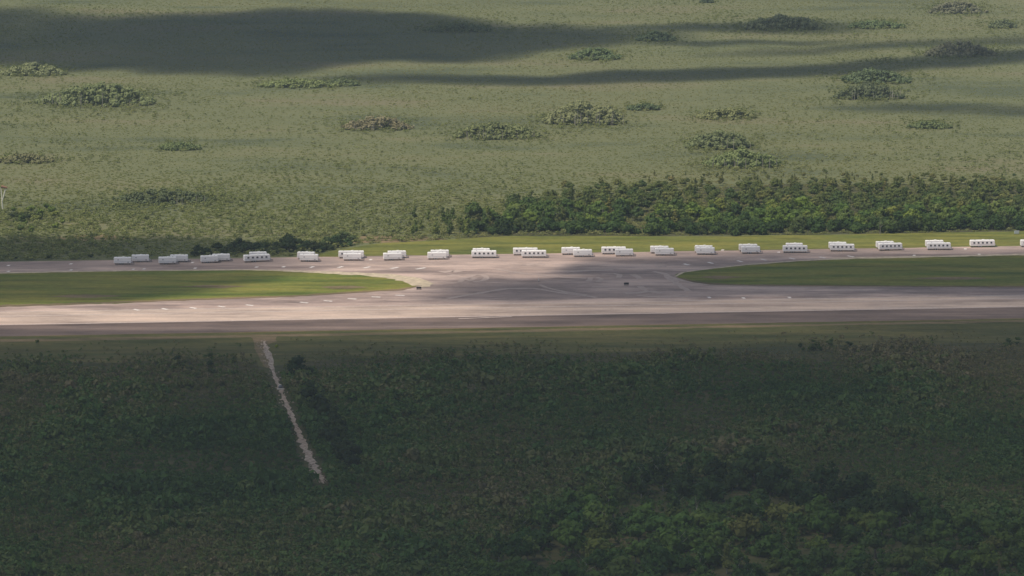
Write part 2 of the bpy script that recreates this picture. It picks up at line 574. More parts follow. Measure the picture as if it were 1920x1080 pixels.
# mown verges
VN_TOP = [(1960, 431), (1900, 434), (1700, 438), (1500, 441), (1300, 443), (1200, 443), (1080, 442), (960, 442.5), (880, 447), (800, 452), (715, 456), (680, 461), (640, 468), (600, 477)]
verge_n = sheet('grass_verge', [gp(u, v) for u, v in VN_TOP] + [line_pt(L_TN, 590), line_pt(L_TN, 1960), line_pt(L_TN, 3800), gp(3800, 402)], 0.03, M['verge_n'], jitter=1.2, seed=5)
VS = [(-400, 690), (0, 676), (200, 680), (420, 672), (500, 690), (560, 676), (800, 668), (1100, 662), (1400, 652), (1700, 644), (1920, 642), (2400, 634)]
px_sheet('bare_soil', [(-300, 640), (200, 633), (480, 627.5), (900, 620), (1300, 612), (1920, 600.5), (2200, 597), (2200, 600), (1920, 604), (1300, 615.5), (900, 624.5), (480, 632), (200, 638), (-300, 647)], 0.02, M['soil'], jitter=1.2, seed=12)
verge_s = sheet('grass_verge', [gp(u, v) for u, v in VS] + [line_pt(L_S, 2400), line_pt(L_S, -400)], 0.012, M['verge_s'], jitter=1.5, seed=6)
px_sheet('bare_soil', [(655, 448), (690, 441), (740, 440), (800, 444), (840, 449), (760, 453), (700, 455), (660, 456)], 0.045, M['soil'], jitter=1.5, seed=8)
px_sheet('bare_soil', [(95, 447), (140, 441), (200, 440), (240, 444), (230, 449), (160, 451)], 0.012, M['soil'], jitter=1.5, seed=9)
px_sheet('bare_soil', [(470, 632), (490, 628), (525, 628), (520, 640), (500, 648), (512, 690), (500, 690), (480, 660)], 0.03, M['soil'], jitter=0.8, seed=10)

# ------------------------------------------------------------------ white rock path through the south marsh
PATH = [(495, 640), (500, 655), (505, 672), (513, 700), (522, 722), (532, 745), (541, 765), (555, 800), (566, 825), (579, 855), (590, 878), (602, 897), (606, 905)]
path = ribbon('path', PATH, [0.7, 2.0, 1.7, 0.9, 1.7, 0.9, 1.6, 0.9, 2.4, 2.2, 2.7, 1.6, 0.6], 0.05, M['rock'], None, 0.75, 'structure')
rocks = bmesh.new()
for i in range(260):
    k = random.random() * (len(PATH) - 1.001)
    a = gp(*PATH[int(k)]).lerp(gp(*PATH[int(k) + 1]), k % 1)
    p = a + Vector((random.gauss(-0.4, 1.1), random.gauss(0, 1.2), 0.08))
    s = random.uniform(0.12, 0.42)
    r = bmesh.ops.create_icosphere(rocks, subdivisions=1, radius=s)
    for vtx in r['verts']:
        vtx.co = Vector((vtx.co.x * random.uniform(0.8, 1.4), vtx.co.y * random.uniform(0.8, 1.3), vtx.co.z * random.uniform(0.5, 0.9))) + p
link('rubble', bm_mesh('rubble', rocks, M['rock']), None, path)['kind'] = 'stuff'

# culvert headwall in the path
cul = tag(empty('culvert', gp(526, 731), R(4)), 'pale concrete culvert with dark gap crossing the white rock path', 'culvert')
bm = bmesh.new(); add_box(bm, (0, -0.3, 0.30), (2.4, 0.5, 0.6), 0.05); link('headwall', bm_mesh('headwall', bm, M['concrete']), None, cul)
bm = bmesh.new(); add_box(bm, (-0.1, 3.6, 0.6), (0.9, 0.5, 1.2), 0.06); link('marker_block', bm_mesh('marker_block', bm, M['concrete']), None, cul)
bm = bmesh.new(); add_tube(bm, (0.1, -0.05, 0.25), (0.1, 3.3, 0.25), 0.85, 0.85, 10); link('pipe', bm_mesh('pipe', bm, M['steel']), None, cul)

# ------------------------------------------------------------------ leaf meshes
def leaf_cloud(lobes, n, size, r, core=True, flat=0.0, V=None, F=None):
    """lobes: (cx,cy,cz, rx,ry,rz); quads spread over the lobes' shells, plus a rough inner core"""
    V = [] if V is None else V
    F = [] if F is None else F
    wts = np.array([l[3] * l[4] + l[3] * l[5] for l in lobes])
    idx = r.choice(len(lobes), n, p=wts / wts.sum())
    for i in idx:
        cx, cy, cz, rx, ry, rz = lobes[i]
        d = r.normal(size=3)
        d /= np.linalg.norm(d)
        if d[2] < -0.35:
            d[2] *= -0.5
        rad = r.uniform(0.72, 1.12)
        p = np.array([cx + d[0] * rx * rad, cy + d[1] * ry * rad, cz + d[2] * rz * rad])
        if p[2] < 0.1:
            p[2] = 0.1 + r.uniform(0, 0.3)
        nrm = d + r.normal(size=3) * 0.55 + np.array([0, 0, flat])
        nrm /= np.linalg.norm(nrm)
        t = np.cross(nrm, r.normal(size=3))
        t /= np.linalg.norm(t) + 1e-9
        b = np.cross(nrm, t)
        s = size * r.uniform(0.6, 1.35)
        k = len(V)
        V += [p + t * s, p + b * s * r.uniform(0.5, 0.9), p - t * s, p - b * s * r.uniform(0.5, 0.9)]
        F.append((k, k + 1, k + 2, k + 3))
    if core:
        for cx, cy, cz, rx, ry, rz in lobes:
            bmc = bmesh.new()
            bmesh.ops.create_icosphere(bmc, subdivisions=1, radius=1.0)
            k = len(V)
            for v in bmc.verts:
                q = r.uniform(0.6, 0.88)
                V.append(np.array([cx + v.co.x * rx * q, cy + v.co.y * ry * q, max(0.05, cz + v.co.z * rz * q)]))
            for f in bmc.faces:
                F.append(tuple(k + v.index for v in f.verts))
            bmc.free()
    return V, F


def crown_mesh(name, kind, seed, leaves=230, size=0.42):
    r = np.random.default_rng(seed)
    L = []
    if kind == 'round':        # unit: about 7 m tall, 7 m wide
        for k in range(7):
            a = 2 * math.pi * k / 7 + r.uniform(-.4, .4)
            q = r.uniform(1.2, 2.2)
            s = r.uniform(1.1, 1.7)
            L.append((q * math.cos(a), q * math.sin(a), r.uniform(2.6, 4.6), s * 1.15, s * 1.15, s))
        L.append((0, 0, 5.1, 1.7, 1.7, 1.4))
        L.append((0, 0, 3.2, 2.2, 2.2, 1.9))
    elif kind == 'hedge':      # wide and low, leafy to the ground: 5 m tall, 9 m wide
        for k in range(10):
            a = r.uniform(0, 6.28)
            q = r.uniform(0.3, 3.2)
            s = r.uniform(1.1, 1.8)
            L.append((q * math.cos(a), q * math.sin(a), r.uniform(1.0, 3.4) * (1.15 - q / 6), s * 1.25, s * 1.25, s))
        L.append((0, 0, 2.2, 2.8, 2.8, 2.0))
    elif kind == 'slim':       # narrow, 8 m tall, 3.5 m wide
        z = 2.4
        while z < 7.6:
            s = 1.5 * (1 - (z - 2.4) / 8.5) * r.uniform(0.75, 1.15)
            L.append((r.uniform(-.5, .5), r.uniform(-.5, .5), z, s, s, s * 1.15))
            z += r.uniform(0.9, 1.4)
    elif kind == 'bush':       # 2.4 m tall, 3 m wide
        for k in range(5):
            a = r.uniform(0, 6.28)
            q = r.uniform(0.1, 0.9)
            s = r.uniform(0.55, 0.9)
            L.append((q * math.cos(a), q * math.sin(a), r.uniform(0.6, 1.6), s, s, s))
    V, F = leaf_cloud(L, leaves, size, r, True, 0.35)
    return mesh_np(name, V, F, M['leaf'])


CROWN = {k: [crown_mesh('crown', k, 100 + 10 * j + i, n, s) for i in range(5)]
         for j, (k, n, s) in enumerate((('round', 300, 0.40), ('hedge', 340, 0.42), ('slim', 190, 0.34), ('bush', 110, 0.24)))}


def trunk_mesh(h, r0, seed, m, limbs=4, name='trunk'):
    r = random.Random(seed)
    bm = bmesh.new()
    p = Vector((0, 0, -0.1))
    rad = r0
    n = 4
    for k in range(n):
        q = Vector((p.x + r.uniform(-.12, .12) * h / 5, p.y + r.uniform(-.12, .12) * h / 5, h * (k + 1) / n))
        add_tube(bm, p, q, rad, rad * 0.75, 6)
        if k:
            for _ in range(limbs // 2):
                a = r.uniform(0, 6.28)
                L = h * r.uniform(0.2, 0.38)
                add_tube(bm, q, q + Vector((math.cos(a) * L, math.sin(a) * L, L * r.uniform(0.4, 1.0))), rad * 0.45, rad * 0.12, 5)
        p, rad = q, rad * 0.75
    return bm_mesh(name, bm, m)


TRUNK = {'round': [trunk_mesh(4.2, 0.24, i, M['bark']) for i in range(3)], 'hedge': [trunk_mesh(2.6, 0.18, 10 + i, M['bark']) for i in range(3)],
         'slim': [trunk_mesh(6.6, 0.17, 20 + i, M['palebark'], 2) for i in range(3)], 'bush': [trunk_mesh(1.2, 0.07, 30 + i, M['bark'], 4, 'stem') for i in range(3)]}


def tree(name, kind, p, s, col, label, cat='tree', group=None, sz=1.0):
    t = tag(empty(name, (p.x, p.y, 0), random.uniform(0, 6.28), (s, s, s * sz)), label, cat, group)
    link('stem' if kind == 'bush' else 'trunk', random.choice(TRUNK[kind]), None, t)
    c = link('foliage' if kind == 'bush' else 'crown', random.choice(CROWN[kind]), None, t)
    v = random.uniform(0.85, 1.15)
    c.color = (col[0] * v, col[1] * v, col[2] * v, 1)
    return t


# ------------------------------------------------------------------ scatter: thousands of small plants as one object
def protos(cname, meshes):
    c = bpy.data.collections.new(cname)
    for i, me in enumerate(meshes):
        o = bpy.data.objects.new('%s_%d' % (cname, i), me)
        c.objects.link(o)
    return c


def scatter(name, P, scl, var, tint, coll, parent=None):
    n = len(P)
    me = bpy.data.meshes.new(name)
    me.vertices.add(n)
    me.vertices.foreach_set('co', P.astype(np.float32).ravel())
    a = me.attributes.new('scl', 'FLOAT_VECTOR', 'POINT'); a.data.foreach_set('vector', scl.astype(np.float32).ravel())
    rot = np.zeros((n, 3), np.float32); rot[:, 2] = rng.uniform(0, 6.28, n)
    a = me.attributes.new('rot', 'FLOAT_VECTOR', 'POINT'); a.data.foreach_set('vector', rot.ravel())
    a = me.attributes.new('var', 'INT', 'POINT'); a.data.foreach_set('value', var.astype(np.int32))
    a = me.attributes.new('tint', 'FLOAT', 'POINT'); a.data.foreach_set('value', tint.astype(np.float32))
    o = link(name, me, None, parent)
    o['kind'] = 'stuff'
    ng = bpy.data.node_groups.new(name, 'GeometryNodeTree')
    ng.interface.new_socket('Geometry', in_out='INPUT', socket_type='NodeSocketGeometry')
    ng.interface.new_socket('Geometry', in_out='OUTPUT', socket_type='NodeSocketGeometry')
    gi, go = ng.nodes.new('NodeGroupInput'), ng.nodes.new('NodeGroupOutput')
    ci = ng.nodes.new('GeometryNodeCollectionInfo')
    ci.inputs['Collection'].default_value = coll
    ci.inputs['Separate Children'].default_value = True
    ci.inputs['Reset Children'].default_value = True
    ip = ng.nodes.new('GeometryNodeInstanceOnPoints')
    ip.inputs['Pick Instance'].default_value = True

    def na(nm, t):
        x = ng.nodes.new('GeometryNodeInputNamedAttribute')
        x.data_type = t
        x.inputs['Name'].default_value = nm
        return next(s for s in x.outputs if s.enabled and s.name == 'Attribute')
    L = ng.links.new
    L(gi.outputs[0], ip.inputs['Points'])
    L(ci.outputs[0], ip.inputs['Instance'])
    L(na('var', 'INT'), ip.inputs['Instance Index'])
    L(na('rot', 'FLOAT_VECTOR'), ip.inputs['Rotation'])
    L(na('scl', 'FLOAT_VECTOR'), ip.inputs['Scale'])
    L(ip.outputs[0], go.inputs[0])
    md = o.modifiers.new('scatter', 'NODES')
    md.node_group = ng
    return o


def shrub_mesh(seed, n, size, h, w):
    r = np.random.default_rng(seed)
    L = []
    for k in range(4):
        a = r.uniform(0, 6.28)
        L.append((w * 0.3 * math.cos(a), w * 0.3 * math.sin(a), h * r.uniform(0.3, 0.75), w * 0.32, w * 0.32, h * 0.3))
    V, F = leaf_cloud(L, n, size, r, False, 0.3)
    return mesh_np('shrub', V, F, M['shrubleaf'])


def sedge_mesh(seed, n, h, w, m):
    r = np.random.default_rng(seed)
    V, F = [], []
    for k in range(n):
        a = r.uniform(0, 6.28)
        q = w * 0.5 * math.sqrt(r.uniform(0, 1))
        x, y = q * math.cos(a), q * math.sin(a)
        b = r.uniform(0, 6.28)
        ww = r.uniform(0.10, 0.2)
        hh = h * r.uniform(0.55, 1.1)
        lx, ly = r.normal(size=2) * 0.95 * hh
        dx, dy = math.cos(b) * ww, math.sin(b) * ww
        i = len(V)
        V += [(x - dx, y - dy, -0.05), (x + dx, y + dy, -0.05), (x + lx * .5 + dx, y + ly * .5 + dy, hh * .65), (x + lx * .5 - dx, y + ly * .5 - dy, hh * .65), (x + lx, y + ly, hh)]
        F += [(i, i + 1, i + 2, i + 3), (i + 3, i + 2, i + 4)]
    return mesh_np('sedge', V, F, m)


SHRUBS = protos('shrub_kinds', [shrub_mesh(40 + i, 46, 0.30, 1.7, 2.0) for i in range(6)])
SEDGES = protos('sedge_kinds', [sedge_mesh(50 + i, 26, 1.3, 2.4, M['sedge']) for i in range(3)] + [shrub_mesh(60 + i, 34, 0.30, 1.5, 2.0) for i in range(3)])
for o in SEDGES.objects[3:]:
    me = o.data
    me.materials.clear()
    me.materials.append(M['sedge'])


def sample_quad(n, v0, v1, u0=-120, u1=2040, seed=0):
    """uniform random ground points in a depth range between two picture rows"""
    r = np.random.default_rng(seed)
    y0, y1 = gp(960, v0).y, gp(960, v1).y
    ya, yb = min(y0, y1), max(y0, y1)
    k = math.tan(R(HFOV / 2)) * (u1 - u0) / 1920.0
    wmax = (yb - CAM_Y) * k
    x = r.uniform(-wmax, wmax, n * 2)
    y = r.uniform(ya, yb, n * 2)
    keep = np.abs(x) < (y - CAM_Y) * k * 1.02
    return x[keep][:n], y[keep][:n], r


path_pts = np.array([[p.x, p.y] for p in (gp(*q) for q in PATH)])


def path_x(y):
    o = np.argsort(path_pts[:, 1])
    return np.interp(y, path_pts[o, 1], path_pts[o, 0])


# south marsh: dense low shrubs, brownish towards the runway
x, y, r = sample_quad(88000, 1125, 618, seed=1)
u, v = project(x, y)
edge = lerp_curve(VS, u) - v + (fbm(x * .05, y * .05) - .5) * 30
dens = np.clip(sstep(28, -50, edge) * 0.98 + 0.02, 0, 1)
dens *= np.clip(0.75 + (fbm(x * 0.035, y * 0.02 + 40) - 0.36) * 2.0, 0.6, 1)
onpath = (v < 932) & (np.abs(x - path_x(np.maximum(y, path_pts[:, 1].min())) + 0.6) < 3.1 + 1.2 * (v < 700))
dens[onpath] = 0.0
th_lim = lerp_curve([(880, 1090), (900, 1070), (1000, 985), (1120, 940), (1220, 905), (1300, 900), (1480, 905), (1640, 945), (1800, 985), (1960, 1010)], u)
dens[(v > th_lim + 6) & (u > 890)] *= 0.4
dens[v < L_S[0] + (L_S[1] - L_S[0]) * u / 1920 + 14] = 0.0
keep = r.uniform(0, 1, len(x)) < dens
x, y, u, v, edge = x[keep], y[keep], u[keep], v[keep], edge[keep]
n = len(x)
big = fbm(x * 0.03 + 9, y * 0.022, 4)
hgt = (0.8 + 1.7 * np.clip((big - 0.33) * 2.4, 0, 1)) * r.uniform(0.55, 1.45, n)
hgt *= 0.36 + 0.44 * sstep(24, -90, edge)
hgt = np.where(r.uniform(0, 1, n) < 0.05, hgt * 1.6, hgt)
scl = np.stack([hgt * r.uniform(0.6, 1.0, n), hgt * r.uniform(0.6, 1.0, n), hgt], 1)
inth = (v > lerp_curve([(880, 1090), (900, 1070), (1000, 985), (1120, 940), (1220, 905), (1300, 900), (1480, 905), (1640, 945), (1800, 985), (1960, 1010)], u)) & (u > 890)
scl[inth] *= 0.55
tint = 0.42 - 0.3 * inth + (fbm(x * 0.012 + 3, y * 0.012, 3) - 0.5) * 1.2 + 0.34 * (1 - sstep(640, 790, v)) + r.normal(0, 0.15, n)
scatter('marsh_shrub_cover', np.stack([x, y, np.zeros(n)], 1), scl, r.integers(0, 6, n), np.clip(tint, 0, 1), SHRUBS)

GD = (0.95, 0.98, 1.0)
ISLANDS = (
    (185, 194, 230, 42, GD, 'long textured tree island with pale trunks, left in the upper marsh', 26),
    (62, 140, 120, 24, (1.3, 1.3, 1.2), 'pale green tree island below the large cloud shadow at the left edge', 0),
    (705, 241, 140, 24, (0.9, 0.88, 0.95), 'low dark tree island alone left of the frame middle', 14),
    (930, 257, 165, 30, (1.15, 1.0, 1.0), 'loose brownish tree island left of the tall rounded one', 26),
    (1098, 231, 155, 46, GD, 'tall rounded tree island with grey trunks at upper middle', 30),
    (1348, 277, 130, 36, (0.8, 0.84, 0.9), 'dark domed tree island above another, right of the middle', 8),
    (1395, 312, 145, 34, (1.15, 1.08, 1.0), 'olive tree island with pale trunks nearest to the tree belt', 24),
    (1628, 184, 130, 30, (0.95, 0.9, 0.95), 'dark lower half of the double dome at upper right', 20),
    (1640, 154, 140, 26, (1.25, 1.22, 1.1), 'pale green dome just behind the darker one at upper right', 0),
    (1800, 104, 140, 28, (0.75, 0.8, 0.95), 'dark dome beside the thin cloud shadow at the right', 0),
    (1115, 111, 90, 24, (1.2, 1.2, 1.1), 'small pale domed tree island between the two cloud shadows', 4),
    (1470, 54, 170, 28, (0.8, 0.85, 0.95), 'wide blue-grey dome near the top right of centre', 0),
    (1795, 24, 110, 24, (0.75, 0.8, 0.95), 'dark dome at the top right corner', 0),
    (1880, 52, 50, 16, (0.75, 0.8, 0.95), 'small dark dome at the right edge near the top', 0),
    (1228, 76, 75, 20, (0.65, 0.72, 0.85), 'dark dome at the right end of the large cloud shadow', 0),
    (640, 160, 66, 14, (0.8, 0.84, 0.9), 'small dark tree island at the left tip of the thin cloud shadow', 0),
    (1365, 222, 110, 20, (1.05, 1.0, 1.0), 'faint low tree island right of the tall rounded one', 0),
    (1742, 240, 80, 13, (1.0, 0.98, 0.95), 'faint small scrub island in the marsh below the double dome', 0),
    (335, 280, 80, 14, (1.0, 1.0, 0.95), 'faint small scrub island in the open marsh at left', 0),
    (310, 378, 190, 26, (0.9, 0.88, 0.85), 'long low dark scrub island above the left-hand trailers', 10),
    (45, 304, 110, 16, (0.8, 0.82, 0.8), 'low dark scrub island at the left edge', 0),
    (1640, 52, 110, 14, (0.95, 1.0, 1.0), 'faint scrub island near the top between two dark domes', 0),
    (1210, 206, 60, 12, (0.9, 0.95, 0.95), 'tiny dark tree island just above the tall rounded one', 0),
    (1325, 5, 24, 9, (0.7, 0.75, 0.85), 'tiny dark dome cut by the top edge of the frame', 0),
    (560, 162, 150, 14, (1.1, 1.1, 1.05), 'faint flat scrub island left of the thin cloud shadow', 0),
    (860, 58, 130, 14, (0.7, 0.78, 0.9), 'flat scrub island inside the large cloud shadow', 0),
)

rf = random.Random(77)
FAINT = [(rf.uniform(-50, 1970), 20 + 300 * rf.random(), rf.uniform(50, 170), rf.uniform(5, 12), rf.uniform(0.25, 0.6)) for _ in range(34)]
# north marsh: sedge with low shrubs
x, y, r = sample_quad(230000, 489, -22, seed=2)
u, v = project(x, y)
vn = lerp_curve(sorted(VN_TOP), u)
vt = L_TN[0] + (L_TN[1] - L_TN[0]) * u / 1920
keep0 = np.where(u > 600, v < vn - 1, v < vt - 2.5)
dn = np.clip(0.42 + 0.45 * sstep(230, 430, v) + (fbm(x * 0.02, y * 0.008 + 11) - 0.45) * 0.6, 0.3, 1)
for a in ISLANDS:
    dn = np.maximum(dn, np.exp(-np.abs((u - a[0]) / (a[2] * 0.62)) ** 2.4 - np.abs((v - a[1] + 4) / (a[3] * 0.42 + 3)) ** 2.0))
keep = keep0 & (r.uniform(0, 1, len(x)) < dn)
x, y, u, v = x[keep], y[keep], u[keep], v[keep]
n = len(x)
scrub = sstep(0.42, 0.62, fbm(x * 0.013 + 31, y * 0.006, 4)) * 0.55 + 0.45 * sstep(330, 430, v)
skirt = np.zeros(n)
for a in ISLANDS:
    skirt = np.maximum(skirt, np.exp(-(np.abs((u - a[0]) / (a[2] * 0.78)) ** 2.2) - np.abs((v - a[1] + 5) / (a[3] * 0.5 + 5)) ** 2.0))
for a in FAINT:
    skirt = np.maximum(skirt, a[4] * np.exp(-(np.abs((u - a[0]) / a[2]) ** 2.2) - np.abs((v - a[1]) / a[3]) ** 2.0) * (0.5 + fbm(x * 0.05, y * 0.03)))
scrub = np.maximum(scrub, skirt)
isb = r.uniform(0, 1, n) < 0.004 + 0.30 * scrub * (0.25 + 0.75 * sstep(200, 400, v)) + 0.5 * skirt
hgt = np.where(isb, 0.42 + 0.75 * scrub, 0.25 + 0.22 * sstep(280, 430, v)) * r.uniform(0.6, 1.3, n)
scl = np.stack([hgt * r.uniform(0.9, 1.4, n), hgt * r.uniform(0.9, 1.4, n), hgt], 1)
tint = 0.66 + (fbm(x * 0.008 + 5, y * 0.004, 4) - 0.5) * 0.7 - 0.06 * scrub + r.normal(0, 0.05, n)
tint = np.where(isb, tint - 0.10 - 0.22 * skirt, tint - 0.10 * skirt)
var = np.where(isb, r.integers(3, 6, n), r.integers(0, 3, n))
scatter('marsh_sedge_cover', np.stack([x, y, np.zeros(n)], 1), scl, var, np.clip(tint, 0, 1), SEDGES)

ORD = ['first', 'second', 'third', 'fourth', 'fifth', 'sixth', 'seventh', 'eighth', 'ninth', 'tenth', 'eleventh', 'twelfth', 'thirteenth', 'fourteenth', 'fifteenth',
       'sixteenth', 'seventeenth', 'eighteenth', 'nineteenth', 'twentieth', 'last']
PAIR_U = [230, 325, 403, 481, 576, 658, 739, 820, 907, 993, 1080, 1157, 1241, 1321, 1405, 1491, 1580, 1668, 1760, 1842, 1917]


def pair(u):
    return ORD[int(np.argmin([abs(u - q) for q in PAIR_U]))]


# ------------------------------------------------------------------ tree belt behind the north verge
FRONT = [(870, 446), (960, 441), (1080, 440.5), (1200, 441.5), (1300, 441.5), (1500, 439.5), (1700, 436.5), (1900, 432), (1990, 430)]
cand = []
y_near, y_far = gp(960, 447).y, gp(960, 318).y
r = np.random.default_rng(5)
yy = y_near
row = 0
while yy < y_far:
    sp = 7.4 + 0.6 * min(1, row / 10)
    xx = -40.0
    while xx < 290:
        px, py = xx + r.uniform(-.35, .35) * sp, yy + r.uniform(-.4, .4) * sp
        xx += sp
        uu, vv = project(px, py)
        if uu < 872 or uu > 1990 or vv > lerp_curve(FRONT, uu) - 1.0:
            continue
        vtop = lerp_curve([(870, 425), (900, 405), (1000, 372), (1100, 345), (1250, 330), (1500, 322), (1990, 322)], uu)
        if vv < vtop + r.uniform(-6, 22):
            continue
        cand.append((px, py, uu, vv))
    yy += sp * 0.82
    row += 1
cand.sort(key=lambda c: c[1])
dist_front = lambda c: float(lerp_curve(FRONT, c[2])) - c[3]
rest = []
for i, c in enumerate(cand):
    d = dist_front(c)
    p = Vector((c[0], c[1], 0))
    if math.hypot(c[2] - 1195, (c[3] - 415) * 2) < 34 and d > 8:
        continue
    hole = fbm(c[0] * 0.03 + 3, c[1] * 0.03)
    if d < 11:
        if i < 300:
            lab = 'low leafy tree in the belt\'s front row behind the %s trailer pair from the left' % pair(c[2])
            grp = 'front row trees behind the %s trailer pair' % pair(c[2])
            dark = 0.62 if c[2] < 1010 else (0.82 if c[2] < 1300 else 0.72)  # front row's dark green, deepened in colour for shadow at the belt's base
            tree('broadleaf_tree', 'hedge', p, random.uniform(0.85, 1.4), (dark * 0.72, dark * 0.95, dark * 0.72), lab, 'tree', grp, random.uniform(0.85, 1.15))
        continue
    if i < 300:
        if random.random() < (0.85 if d < 45 else 0.45):
            col, word = random.choice([((1.1, 1.3, 0.95), 'mid green'), ((0.75, 0.95, 0.75), 'dark green'), ((1.5, 1.6, 0.95), 'yellowish green')])
            tree('round_tree', random.choice(['round', 'hedge']), p, random.uniform(0.8, 1.35), col, 'rounded %s tree inside the belt beyond the %s trailer pair' % (word, pair(c[2])), 'tree',
                 'rounded %s trees beyond the %s trailer pair' % (word, pair(c[2])))
        else:
            col, word = random.choice([((1.5, 1.38, 1.1), 'olive'), ((1.05, 1.1, 0.95), 'green'), ((1.85, 1.55, 1.25), 'pale brownish')])
            tree('slender_tree', 'slim', p, random.uniform(0.8, 1.15), col, 'slender %s tree inside the belt beyond the %s trailer pair' % (word, pair(c[2])), 'tree',
                 'slender %s trees beyond the %s trailer pair' % (word, pair(c[2])))
    elif hole > 0.33:
        rest.append(c)
TREES = protos('far_tree_kinds', CROWN['slim'] + CROWN['round'])
P = np.array([(c[0], c[1], 0) for c in rest])
fade = np.array([min(1, max(0, (c[3] - 322) / 60)) for c in rest])
s = rng.uniform(0.7, 1.2, len(P)) * (0.24 + 0.76 * fade)
TREE_STUFF = (P, s)
far_leaf = leaf_mat('far tree leaves', [(0.0, (0.060, 0.094, 0.026)), (0.4, (0.115, 0.138, 0.038)), (0.75, (0.165, 0.165, 0.052)), (1.0, (0.205, 0.180, 0.070))], True)
FT = protos('far_wood_kinds', [m.copy() for m in CROWN['slim'][:2] + CROWN['round'] + CROWN['hedge'][:1]])
for o in FT.objects:
    o.data.materials.clear()
    o.data.materials.append(far_leaf)
scatter('woodland', P, np.stack([s, s, s * rng.uniform(0.8, 1.1, len(P))], 1), rng.integers(0, 8, len(P)), np.clip(0.62 - 0.36 * fade + rng.normal(0, .15, len(P)), 0, 1), FT)

tree('round_tree', 'round', gp(1195, 414), 1.0, (1.05, 1.15, 1.2), 'pale round-topped tree standing alone-looking amid the darker belt', 'tree')
for (uu, vv, s, h) in ((1588, 411, 1.0, 1), (1472, 372, 0.9, 1), (1652, 437, 0.7, 1), (1130, 411, 0.8, 1), (1505, 350, .9, 1), (1250, 372, .8, 1), (1620, 415, .8, 1), (1733, 436, .7, 1), (1092, 418, .7, 1), (1350, 385, .8, 1)):
    pass

# pale dead trunks between the trees
DEAD = [trunk_mesh(7.5, 0.17, 70 + i, M['palebark'], 4) for i in range(3)]
for k, (uu, vv, lab) in enumerate(((1588, 412, 'pale bare dead trunk in the belt beyond the seventeenth trailer pair'), (1470, 380, 'pale bare dead trunk near the top of the belt'),
                                   (1650, 440, 'thin pale dead trunk at the front edge of the belt'), (1131, 414, 'pale leaning dead trunk left of the round pale tree'),
                                   (1305, 985, 'bare pale dead tree in the dark gap of the foreground thicket'), (1418, 985, 'bare dead tree right of the bright treetops in the foreground thicket'))):
    t = tag(empty('dead_tree', gp(uu, vv), k * 1.3, 0.8), lab, 'dead tree')
    link('trunk', DEAD[k % 3], None, t)

# clump behind the left trailers
r = random.Random(4)
for k in range(34):
    uu = 365 + k * 9.0 + r.uniform(-4, 4)
    vv = float(lerp_curve([(360, 481), (420, 478), (500, 476.5), (590, 473), (625, 468), (670, 459)], uu)) - r.uniform(0, 11)
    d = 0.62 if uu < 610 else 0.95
    tree('broadleaf_tree', 'hedge' if r.random() < 0.7 else 'round', gp(uu, vv), r.uniform(0.75, 1.1) * (0.7 if uu < 420 else 1), (d * 0.62, d * 0.8, d * 0.8),
         'dark dense tree in the clump behind the left-hand trailers' if uu < 610 else 'olive tree at the right end of the clump behind the left-hand trailers', 'tree',
         'dark trees behind the left trailers' if uu < 610 else 'olive trees at the end of the left clump', 0.85)
# scrub trees left of the belt, up to the bare soil
for k in range(30):
    uu, vv = r.uniform(765, 888), r.uniform(405, 447)
    tree('scrub_tree', 'slim', gp(uu, vv), r.uniform(0.55, 0.85), (1.35, 1.35, 1.05), 'light olive scrub tree left of the dark belt, behind the bare soil', 'tree', 'olive scrub trees left of the belt')
for k in range(26):
    uu, vv = (r.uniform(5, 120), r.uniform(392, 440)) if k < 14 else (r.uniform(1000, 1900), r.uniform(326, 336))
    if k < 14:
        tree('scrub_tree', 'bush', gp(uu, vv), r.uniform(1.0, 1.7), (1.4, 1.45, 1.0), 'bright green scrub bush in the marsh near the left edge', 'bush', 'green scrub bushes near the left edge')
for k in range(16):
    uu, vv = r.uniform(15, 75), r.uniform(405, 413)
    tree('dark_bush', 'bush', gp(uu, vv), r.uniform(0.8, 1.3), (0.6, 0.65, 0.65), 'dark low bush in the row below the mast at left', 'bush', 'dark bushes below the mast')
for uu, vv, s, lab in ((92, 485, 1.0, 'small dark bush at the taxiway edge left of all trailers'), (170, 483, 0.8, 'low dark bush just left of the first trailer'), (30, 487, 0.6, 'tiny dark bush by the taxiway at the left edge')):
    tree('bush', 'bush', gp(uu, vv), s, (0.45, 0.55, 0.5), lab, 'bush')

